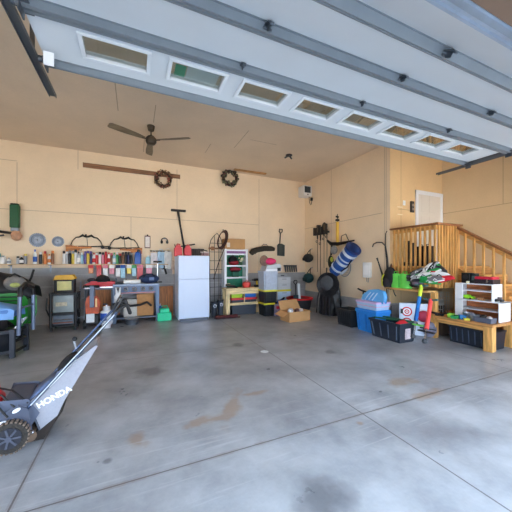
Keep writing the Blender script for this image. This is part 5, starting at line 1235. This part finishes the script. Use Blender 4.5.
# white stepped stand
UX = 5.84; UY0, UY1 = 2.66, 3.40
us = thing('stepped_shelf', 'white two-step display shelf with open boards standing on the pine bench', 'shelf', (UX, UY1, BZ), -PI/2)
W1 = UY1-UY0; H1, H2 = .35, .66
MB().bb(0, .02, 0, .36, 0, H2).bb(.02, .14, .0, .02, 0, H2).build('end_panel', WHITE, us, bevel=.003)
MB().bb(W1-.02, W1, -.02, .34, 0, H1).build('lower_end_panel', WHITE, us, bevel=.003)
MB().bb(W1-.15, W1-.13, .04, .36, H1, H2).build('upper_end_panel', WHITE, us, bevel=.003)
for x0, x1, z, y0 in ((.02, W1, H1-.02, 0), (.02, W1-.02, .16, .03), (.02, W1-.15, H2-.02, .03), (.02, W1-.15, H2-.15, .05)):
    MB().bb(x0, x1, y0, .36, z, z+.02).build('shelf_board', WHITE if z > .2 else M((206, 208, 212), .5), us, bevel=.002)
MB().bb(.02, W1-.13, .352, .36, .0, H2-.02).build('back_strip', wood((186, 112, 66), axis=0), us)
# things on it
ztop = BZ+H2+.0
def on(px, X, z): 
    p = at(px, 280, X=X); p.z = z; return p
p = on(467.5, UX+.15, ztop)
t = thing('black_speaker', 'small black cube speaker on top of the white stepped shelf', 'speaker', p, -PI/2)
MB().bb(-.075, .075, -.07, .09, 0, .20).build('cabinet', BLACK, t, bevel=.008); MB().cyl((0, -.072, .12), .045, .008, 'y').build('cone', DKSTEEL, t)
p = on(475, UX+.16, ztop)
t = thing('black_jar', 'narrow black box beside the small cube speaker on the white shelf', 'box', (p.x, p.y, p.z), -PI/2)
MB().bb(-.035, .035, -.05, .07, 0, .19).build('body', M((30, 40, 44), .5), t, bevel=.004); MB().bb(-.03, .03, -.055, -.05, .06, .14).build('label_sheet', M((90, 110, 110), .5), t)
p = on(487.5, UX+.12, ztop)
t = thing('game_case', 'black case with bright red lid on top of the white stepped shelf', 'case', (p.x, p.y+.01, p.z), -PI/2)
MB().bb(-.17, .135, -.08, .16, 0, .085).build('case_body', M((44, 34, 40), .5), t, bevel=.006); MB().bb(-.165, .125, -.075, .155, .085, .135).build('lid', M((214, 40, 70), .45), t, bevel=.012); MB().bb(.03, .06, -.09, -.08, .03, .09).build('latch', CHROME, t)
p = on(468, UX+.02, ztop)
t = thing('white_candle', 'small cream candle before the cube speaker on the white shelf', 'candle', (p.x+.03, p.y+.02, ztop)); MB().cyl((0, 0, .02), .028, .04).build('wax', M((240, 236, 200), .5), t); MB().cyl((0, 0, .045), .003, .015).build('wick', BLACK, t)
zs2_ = BZ+H2-.13
p = on(466, UX+.14, zs2_)
z_mid = BZ+H1
p = on(468, UX+.12, z_mid)
t = thing('green_toy_car', 'lime green toy car on the middle board of the white shelf', 'toy car', p, -PI/2)
MB().prism([(-.1, .015), (.1, .015), (.1, .04), (.05, .05), (.02, .075), (-.05, .075), (-.08, .05), (-.1, .045)], -.035, .035, 'y').build('body', M((150, 220, 50), .4), t, bevel=.006)
for sx in (-.06, .06):
    for sy in (-.036, .036): MB().cyl((sx, sy, .017), .017, .012, 'y', 12).build('wheel', BLACK, t)
p = on(481, UX+.14, z_mid)
t = thing('wooden_block', 'small tan wooden box on the middle board of the white shelf', 'box', p, -PI/2); MB().bb(-.04, .04, -.03, .03, 0, .04).build('body', wood((190, 140, 100)), t); MB().bb(-.042, .042, -.032, .032, .04, .05).build('lid', wood((170, 120, 84)), t)
p = at(492, 300, X=UX+.12); 
t = thing('toy_figures', 'dark small toy tractor on the step of the white shelf by the stairs', 'toy', (UX+.14, UY0+.075, z_mid), -PI/2)
MB().bb(-.06, .05, -.025, .025, .02, .05).build('body', M((70, 70, 76), .5), t, bevel=.006); MB().bb(-.02, .03, -.02, .02, .05, .085).build('cab', M((96, 90, 96), .5), t)
for sx in (-.04, .035):
    for sy in (-.03, .03): MB().cyl((sx, sy, .02), .02, .014, 'y', 12).build('wheel', BLACK, t)
# on the bench top
items = [(451, 5.60, 'lime', 'lime green plastic toy on the bench nearest the corner post', (150, 214, 70), (.07, .05, .05)), (456, 5.57, 'green', 'green plastic tray of parts on the bench front edge', (50, 160, 90), (.11, .05, .03)), (462, 5.62, 'blue', 'blue plastic toy on the bench beside the green tray', (50, 130, 200), (.06, .05, .05)), (466.5, 5.58, 'yellow', 'yellow toy disc on the bench beside the blue toy', (220, 210, 70), (.06, .05, .02))]
for px, X, n_, lab, c_, r_ in items:
    p = on(px, X, BZ)
    t = thing('plastic_toy', lab, 'toy', p, random.random()); MB().hollow(-r_[0], r_[0], -r_[1], r_[1], 0, r_[2]+.02, .006, .01, .01).build('toy_body', M(c_, .45), t); MB().ball((0, 0, r_[2]*.6+.006), (r_[0]*.7, r_[1]*.7, r_[2]*.6), 10, 7).build('filling', M(tuple(min(255, x*.7+60) for x in c_), .5, var=.4, scale=40), t)
for px, X, rr, hh, lab in ((468, 5.72, .085, .12, 'steel bowl on the bench under the white shelf boards'), (474, 5.66, .10, .11, 'larger steel pan on the bench in the middle of the shelf front')):
    p = on(px, X, BZ); t = thing('metal_bowl', lab, 'bowl', p)
    MB().lathe([(rr*.6, 0), (rr*.95, hh*.6), (rr, hh), (rr*.94, hh), (rr*.6, .01)], n=24).build('bowl_body', M((150, 156, 166), .3, .7, var=.2), t); MB().tube([(rr, 0, hh*.9), (rr*1.25, 0, hh*.95), (rr, .02, hh*.8)], .008).build('handle', CHROME, t)
p = on(484, 5.60, BZ)
t = thing('grey_bin', 'grey plastic box with gadgets on the bench by the lower white panel', 'bin', (p.x+.02, p.y, BZ), -PI/2)
MB().hollow(-.14, .13, -.07, .12, 0, .09, .006, .01, .01).build('bin_body', M((96, 108, 128), .4, .3), t); MB().ball((-.03, .03, .09), (.06, .05, .04), 10, 7).build('gadget', BLACK, t); MB().ball((.06, .02, .08), (.045, .04, .04), 10, 7).build('silver_gadget', M((190, 196, 204), .3, .5), t)
t = thing('black_ratchet', 'black tool bar lying across the bench end near the corner post', 'tool', (5.53, BY1-.06, BZ), -PI/2); MB().tube([(-.14, 0, .045), (.10, -.01, .03)], .022).build('bar', BLACK, t); MB().bb(-.05, .0, -.03, .03, 0, .05).build('head', DKSTEEL, t)
# wire cage behind the bench
t = thing('wire_cage', 'grey wire basket cage standing behind the bench under the landing', 'cage', (5.86, 3.46, 0), -PI/2)
cg = MB(); cw, ch, z0 = .26, .44, .46
for k in range(6): 
    cg.tube([(-.0+k*cw/5, 0, z0), (0+k*cw/5, 0, z0+ch)], .004, 5)
    cg.tube([(0, 0, z0+k*ch/5), (cw, 0, z0+k*ch/5)], .004, 5)
    cg.tube([(-.0+k*cw/5, .2, z0), (0+k*cw/5, .2, z0+ch)], .004, 5); cg.tube([(0, .2, z0+k*ch/5), (cw, .2, z0+k*ch/5)], .004, 5)
t.rotation_euler = (0, 0, -PI/2); t.location = (5.86, RYc+.30, 0)
cg.build('wire_mesh', M((190, 190, 184), .4, .5), t); MB().tube([(0, 0, z0), (cw, 0, z0), (cw, .2, z0), (0, .2, z0)], .008, 6, True).build('base_frame', DKSTEEL, t); MB().bb(.0, cw, 0, .2, 0, z0-.008).build('support_box', M((70, 58, 50), .6), t)
MB().bb(.04, .2, .04, .16, z0+.01, z0+.16).build('black_cup', BLACK, t)
# ---------------------------------------------------------------- lawn mower
mo = thing('lawn_mower', 'walk-behind lawn mower with grey fabric grass bag and long slanting handle', 'lawn mower', (-.93, 3.05, 0), math.radians(-86))
DG = M((62, 66, 74), .45, .2)
MB().prism([(-.24, .12), (.24, .12), (.24, .20), (.16, .27), (-.16, .27), (-.24, .20)], -.60, .02, 'y').build('deck', M((56, 58, 66), .45), mo, bevel=.02)
def wheel(x, y, r, name='wheel'):
    w_ = MB().cyl((x, y, r), r*.95, .05, 'x', 36).ring((x, y, r), r-.012, .014, 'x', 36, 8).build(name, M((50, 46, 42), .9, var=.3, scale=60, bump=.5), mo)
    s = 1 if x > 0 else -1
    MB().cyl((x+s*.022, y, r), r*.66, .016, 'x', 28).build('hub_cap', M((34, 36, 46), .5), w_)
    sp = MB()
    for k in range(7):
        a = 2*PI*k/7; sp.bar((x+s*.032, y+.02*math.cos(a), r+.02*math.sin(a)), (x+s*.032, y+r*.6*math.cos(a), r+r*.6*math.sin(a)), .010, .014)
    sp.cyl((x+s*.032, y, r), .022, .02, 'x', 14); sp.build('spokes', M((74, 78, 92), .45), w_)
    tr = MB()
    for k in range(26):
        a = 2*PI*k/26; tr.box((x, y+(r-.001)*math.cos(a), r+(r-.001)*math.sin(a)), (.056, .016, .010), (a+PI/2, 0, 0))
    tr.build('tread', M((120, 104, 92), .9, var=.2, scale=40), w_)
wheel(.27, 0, .125); wheel(-.27, 0, .125); wheel(.25, -.55, .10); wheel(-.25, -.55, .10)
MB().lathe([(.18, .27), (.18, .36), (.15, .40), (.14, .48), (.10, .51)], (0, -.28, 0), 24).build('engine', RED, mo)
MB().lathe([(.10, .51), (.09, .53), (.03, .54)], (0, -.28, 0), 20).build('starter_cover', BLACK, mo)
MB().prism([(-.05, .14), (.10, .14), (.16, .24), (.09, .36), (-.08, .38), (-.12, .26)], -.20, .20, 'x').build('rear_door', M((84, 92, 112), .5, .2), mo, bevel=.015)
MB().prism([(-.02, .10), (.12, .12), (.10, .30), (.04, .34), (-.06, .28)], .205, .235, 'x').build('side_bracket', M((80, 86, 104), .45, .3), mo, bevel=.008)
MB().ball((.245, .035, .315), (.012, .03, .016), rot=(.5, 0, 0)).build('white_cap', WHITE, mo); MB().ball((.25, -.045, .235), (.014, .035, .018)).build('white_knob', WHITE, mo); MB().ball((.255, .14, .115), (.012, .012, .012)).build('axle_nut', CHROME, mo)
for (a_, b_) in (((.10, -.2, .40), (.22, .04, .30)), ((.0, -.15, .44), (.2, .1, .34)), ((.16, -.25, .30), (.24, -.02, .27))): MB().tube([a_, ((a_[0]+b_[0])/2, (a_[1]+b_[1])/2, .43), b_], .008).build('cable', BLACK, mo)
def hz(y): return .256+(y-.06)*1.127
for s in (-1, 1): MB().tube([(s*.205, .02, .22), (s*.205, .10, hz(.10)), (s*.20, .78, hz(.78))], .0125).build('handle_tube', M((60, 74, 100), .3, .6), mo)
MB().tube([(.20, .76, hz(.76)), (.198, .80, hz(.80)), (.19, .85, hz(.81)), (.16, .875, hz(.74)), (-.16, .875, hz(.74)), (-.19, .85, hz(.81)), (-.198, .80, hz(.80)), (-.20, .76, hz(.76))], .018).build('grip_bar', BLACK, mo)
MB().tube([(.18, .72, hz(.72)+.01), (.17, .80, hz(.82)+.05), (-.17, .80, hz(.82)+.05), (-.18, .72, hz(.72)+.01)], .010).build('blade_lever', BLACK, mo)
MB().tube([(.215, .12, hz(.12)), (.225, .4, hz(.4)+.01), (.21, .74, hz(.74))], .005).build('control_cable', M((190, 200, 214), .4), mo)
MB().tube([(-.20, .40, hz(.40)), (-.20, .38, hz(.42)+.06)], .009).build('lever_stem', M((180, 186, 196), .4), mo); MB().ball((-.20, .385, hz(.42)+.08), (.018, .022, .022)).build('lever_knob', BLACK, mo)
side = [(.175, .088), (.297, .178), (.35, .30), (.60, .735), (.585, .742), (.44, .645), (.26, .46), (.095, .333)]
n = len(side); vs = []
for i, (y, z) in enumerate(side):
    w_ = .185 if y < .5 else .16
    vs += [(-w_, y, z), (w_, y, z)]
fs = [tuple(2*i+1 for i in range(n)), tuple(2*i for i in range(n-1, -1, -1))]+[(2*i, 2*((i+1) % n), 2*((i+1) % n)+1, 2*i+1) for i in range(n)]
FAB = M((150, 152, 162), .85, var=.06, scale=60, bump=.15)
gb_ = MB().add(vs, fs).build('grass_bag', FAB, mo, smooth=False)
MB().add([(-.18, .095, .345), (.17, .095, .345), (.17, .26, .474), (-.18, .26, .474)], [(0, 1, 2, 3)]).build('bag_lid', M((104, 124, 164), .6), gb_, solid=.006)
MB().add([(-.18, .26, .474), (.17, .26, .474), (.15, .46, .672), (-.17, .40, .62)], [(0, 1, 2, 3)]).build('blue_panel', M((140, 158, 196), .7), gb_, solid=.006)
MB().ball((-.06, .345, .565), (.085, .11, .045), 14, 8, rot=(.8, 0, 0)).build('black_liner', MATTE, gb_)
MB().prism([(.07, .0), (.20, .0), (.335, .205), (.33, .25), (.29, .17), (.17, .085), (.08, .06)], -.17, .18, 'x').build('rubber_flap', M((40, 32, 28), .8, var=.3), gb_)
MB().cyl((0, .11, .05), .045, .38, 'x').build('bottom_roller', M((120, 100, 84), .8, var=.2), gb_)
MB().tube([(.19, .175, .09), (.19, .095, .335)], .008).build('piping', M((70, 76, 90), .6), gb_); MB().tube([(.19, .24, .44), (.17, .44, .645)], .006).build('piping', WHITE, gb_)
cu = bpy.data.curves.new('t', 'FONT'); cu.body = 'HONDA'; cu.size = .070; cu.extrude = .0008; cu.offset = .0022; cu.align_x = 'LEFT'
to = bpy.data.objects.new('t', cu); COL.objects.link(to); bpy.context.view_layer.update()
me = bpy.data.meshes.new_from_object(to.evaluated_get(bpy.context.evaluated_depsgraph_get())); bpy.data.objects.remove(to)
lt = bpy.data.objects.new('lettering', me); COL.objects.link(lt); me.materials.clear(); me.materials.append(M((244, 246, 250), .5, var=.01)); lt.parent = gb_
an = math.radians(24)
ex = Vector((0, math.cos(an), math.sin(an))); ey = Vector((0, -math.sin(an), math.cos(an))); ez = ex.cross(ey)
lt.matrix_local = Matrix(((ex.x, ey.x, ez.x, .188), (ex.y, ey.y, ez.y, .165), (ex.z, ey.z, ez.z, .272), (0, 0, 0, 1)))

# ---------------------------------------------------------------- cart with U bar and blue cloth, green tractor behind
ca = thing('utility_cart', 'black and grey tube-framed utility cart with an upright loop bar at its end', 'cart', (0, 0, 0))
A1, A2 = at(12, 358, Z=0), at(26, 350, Z=0)
def q(px, py, base): return at(px, py, Y=base.y)
UG = M((104, 116, 140), .35, .5)
ztop_ = at(20, 286, Y=5.55).z
xA, yA, xB, yB = A1.x, A1.y, A2.x, A2.y
MB().tube([(xA+.08, yA, .35), (xA+.1, yA, ztop_-.16)], .030).build('loop_upright', UG, ca)
MB().tube([(xB+.10, yB, .35), (xB+.10, yB, ztop_-.16)], .030).build('loop_upright', UG, ca)
MB().tube([(xA+.1, yA, ztop_-.18), (xA+.1, yA+.03, ztop_-.05), (xA+.11, (yA+yB)/2, ztop_+.02), (xB+.10, yB-.03, ztop_-.05), (xB+.10, yB, ztop_-.18)], .038).build('loop_top', BLACK, ca)
MB().tube([(xA+.1, yA, .78), (xB+.10, yB, .80)], .018).build('cross_bar', UG, ca)
for (x, y) in ((xA, yA), (xB, yB)): MB().bb(x-.03, x+.04, y-.03, y+.03, .0, .46).build('end_post', M((42, 46, 56), .4, .3), ca, bevel=.006)
for z in (.08, .25, .40): MB().bar((xA+.005, yA, z), (xB+.005, yB, z), .03, .035).build('end_rail', BLACK, ca)
for z in (.10, .42): MB().bar((xA, yA-.0, z), (xA-1.9, yA-.32, z+.0), .04, .05).build('side_rail', M((34, 36, 44), .4, .3), ca)
MB().add([(xA-.0, yA, .42), (xB, yB, .42), (xB-1.9, yB-.30, .42), (xA-1.9, yA-.32, .42)], [(0, 1, 2, 3)]).build('bed_floor', BLACK, ca, solid=.02)
MB().add([(xA-.0, yA, .12), (xA, yA, .42), (xA-1.9, yA-.32, .42), (xA-1.9, yA-.32, .12)], [(0, 1, 2, 3)]).build('side_panel', M((36, 40, 48), .5, .2), ca, solid=.01)
MB().bb(xA-1.8, xA-.15, yA+.0, yB-.1, .42, .62).build('seat_base', M((26, 26, 30), .5), ca, bevel=.03)
for (x, y) in ((xA-1.5, yA-.28), (xA-1.5, yB-.25)): MB().cyl((x, y, .16), .16, .07, 'y', 24).build('wheel', BLACK, ca)
for k in range(3): MB().tube([(xA+.02, yA+.05+.1*k, .46), (xA+.10, yA+.1+.1*k, .60)], .014).build('spring', CHROME, ca)
t = thing('blue_tarp', 'folded light blue cloth lying on the utility cart', 'cloth', (xA-.62, yA+.22, .62))
def cl(u, v): 
    return ((u-.5)*1.3, (v-.5)*.52, .13+.22*math.sin(PI*min(1, max(0, v)))**.6*(.7+.1*math.sin(9*u+4*v))*math.sin(PI*min(1, u*.96+.04))**.35 if 0 < v < 1 else .0)
MB().grid(cl, 26, 14).build('cloth_sheet', M((110, 158, 214), .6, var=.12, scale=5), t); MB().bb(-.6, .6, -.24, .24, .0, .16).build('fold', M((80, 124, 186), .7, var=.15), t, bevel=.04)

# lawn tractor
GR = M((30, 140, 40), .35, var=.1, scale=5)
tx_, ty2 = at(28, 320, Y=6.6).x, 6.75
tr_ = thing('lawn_tractor', 'green lawn tractor with rounded grille end parked behind the utility cart', 'lawn tractor', (at(42, 300, Y=6.5).x-.78, 6.78, 0))
prof = [(-1.3, .72), (-1.3, .92), (-.55, 1.02), (.10, 1.0), (.42, .93), (.50, .80), (.50, .50), (.44, .32), (.20, .34), (.10, .78), (-.5, .76)]
MB().bb(-.5, .2, -.18, .24, .36, .80).build('engine_block', M((46, 42, 44), .6, var=.5, scale=14), tr_, bevel=.02)
MB().prism(prof, -.24, .30, 'y').build('hood', GR, tr_, bevel=.05)
MB().bb(.46, .52, -.20, .26, .36, .84).build('grille', M((24, 110, 34), .4), tr_, bevel=.02)
for k in range(6): MB().bb(.05, .40, -.262, -.238, .52+.07*k, .545+.07*k).build('hood_slot', M((16, 60, 22), .5), tr_)
MB().bb(-1.3, -.35, -.32, .38, .50, .64).build('footboard', M((24, 110, 34), .4), tr_, bevel=.02)
for (x, y, r, w_) in ((.15, -.30, .23, .16), (.15, .36, .23, .16), (-1.15, -.36, .32, .22), (-1.15, .42, .32, .22)):
    wh = MB().cyl((x, y, r), r*.93, w_, 'y', 28).ring((x, y, r), r*.86, w_*.36, 'y', 28, 8).build('wheel', M((26, 26, 28), .9), tr_)
    MB().cyl((x, y-(.012 if y < 0 else -.012), r), r*.5, w_+.03, 'y', 20).build('hub', M((200, 180, 40), .5), wh)
MB().lathe([(.03, .98), (.03, 1.18)], (-.62, .03, 0)).build('steering_column', BLACK, tr_); MB().ring((-.64, .03, 1.20), .17, .018, 'z').build('steering_wheel', BLACK, tr_)
MB().bb(-1.25, -.85, -.16, .22, .64, 1.0).build('seat', MATTE, tr_, bevel=.05)
MB().bb(.44, .53, -.10, .16, .9, .95).build('badge', M((220, 200, 60), .4), tr_)
MB().ball((-.1, -.27, .42), (.08, .05, .11)).build('side_cover', M((34, 150, 60), .4), tr_); MB().ball((-.14, -.31, .36), (.04, .03, .05)).build('white_plug', M((180, 226, 200), .4), tr_)
t = thing('black_tarp', 'black sheet thrown over the top of the green lawn tractor', 'sheet', (tx_-.66, 6.80, 1.05))
def tp(u, v):
    x = (u-.5)*1.5; y = (v-.5)*.62
    z = .26-.22*abs(2*u-1)**1.6-.30*abs(2*v-1)**3+.035*math.sin(8*u+5*v)+.02*math.sin(17*u)
    return (x, y, z+.03)
MB().grid(tp, 30, 16).build('sheet_fabric', M((22, 22, 26), .6, var=.2, bump=.4), t, solid=.008); MB().tube([(.60, 0, .05), (.66, -.02, .18), (.70, -.02, .34)], .02).build('upturned_corner', MATTE, t); MB().ball((0, 0, .1), (.5, .2, .12), 14, 8).build('bundle', MATTE, t)
t = thing('reflective_bag', 'grey mesh and yellow reflective bag lying on the black sheet over the tractor', 'bag', (-2.02, 6.40, .98))
MB().ball((0, 0, .17), (.17, .09, .14), 16, 10).build('bag_body', M((120, 116, 112), .7, var=.3), t); MB().ball((.02, -.06, .14), (.08, .05, .05), 14, 8).build('yellow_panel', M((170, 176, 100), .6, var=.3), t); MB().tube([(-.08, -.03, .28), (0, -.03, .34), (.09, -.03, .28)], .018).build('handle', BLACK, t)

q_ = at(264.5, 352, Z=0)
solo('paper_plate', MB().lathe([(.045, 0), (.07, .006), (.066, .008), (.04, .004)], n=24), M((236, 240, 242), .6), 'small round white disc lying alone on the open floor', 'disc', (q_.x, q_.y, .001))
# ---------------------------------------------------------------- camera, daylight
sc = bpy.context.scene
cam = bpy.data.cameras.new('camera'); co = bpy.data.objects.new('camera', cam); COL.objects.link(co)
co.location = (0, 0, CH); co.rotation_euler = (PI/2, 0, -TH)
cam.sensor_fit = 'HORIZONTAL'; cam.sensor_width = 36; cam.lens = F/512*36; cam.shift_y = (256-HY)/512*-1; cam.clip_start = .05
sc.camera = co
w = bpy.data.worlds.new('sky'); sc.world = w; w.use_nodes = True; nt = w.node_tree
bg = nt.nodes['Background']; bg.inputs[0].default_value = (.68, .82, 1.0, 1); bg.inputs[1].default_value = SKY_STRENGTH
sun = bpy.data.lights.new('sun', 'SUN'); sun.energy = SUN_STRENGTH; sun.angle = .02; sun.color = (1, .93, .82)
so = bpy.data.objects.new('sun', sun); COL.objects.link(so); so.rotation_euler = (math.radians(-38), math.radians(8), 0)
def portal(x0, x1):
    l = bpy.data.lights.new('opening', 'AREA'); l.shape = 'RECTANGLE'; l.size = x1-x0; l.size_y = DH; l.cycles.is_portal = True
    o = bpy.data.objects.new('opening', l); COL.objects.link(o); o.location = ((x0+x1)/2, FY-.21, DH/2); o.rotation_euler = (PI/2, 0, 0)
    o.rotation_euler = (math.radians(90), 0, PI)
portal(DX0, DX1); portal(-5.9, -1.4); portal(5.2, 7.75)
vs = sc.view_settings; vs.view_transform = 'Standard'; vs.look = 'None'; vs.gamma = 1; vs.use_curve_mapping = False; vs.exposure = EXPOSURE
sc.cycles.max_bounces = 12; sc.cycles.diffuse_bounces = 8; sc.cycles.glossy_bounces = 4; sc.cycles.transparent_max_bounces = 12
sc.cycles.use_denoising = True; sc.cycles.sample_clamp_indirect = 8
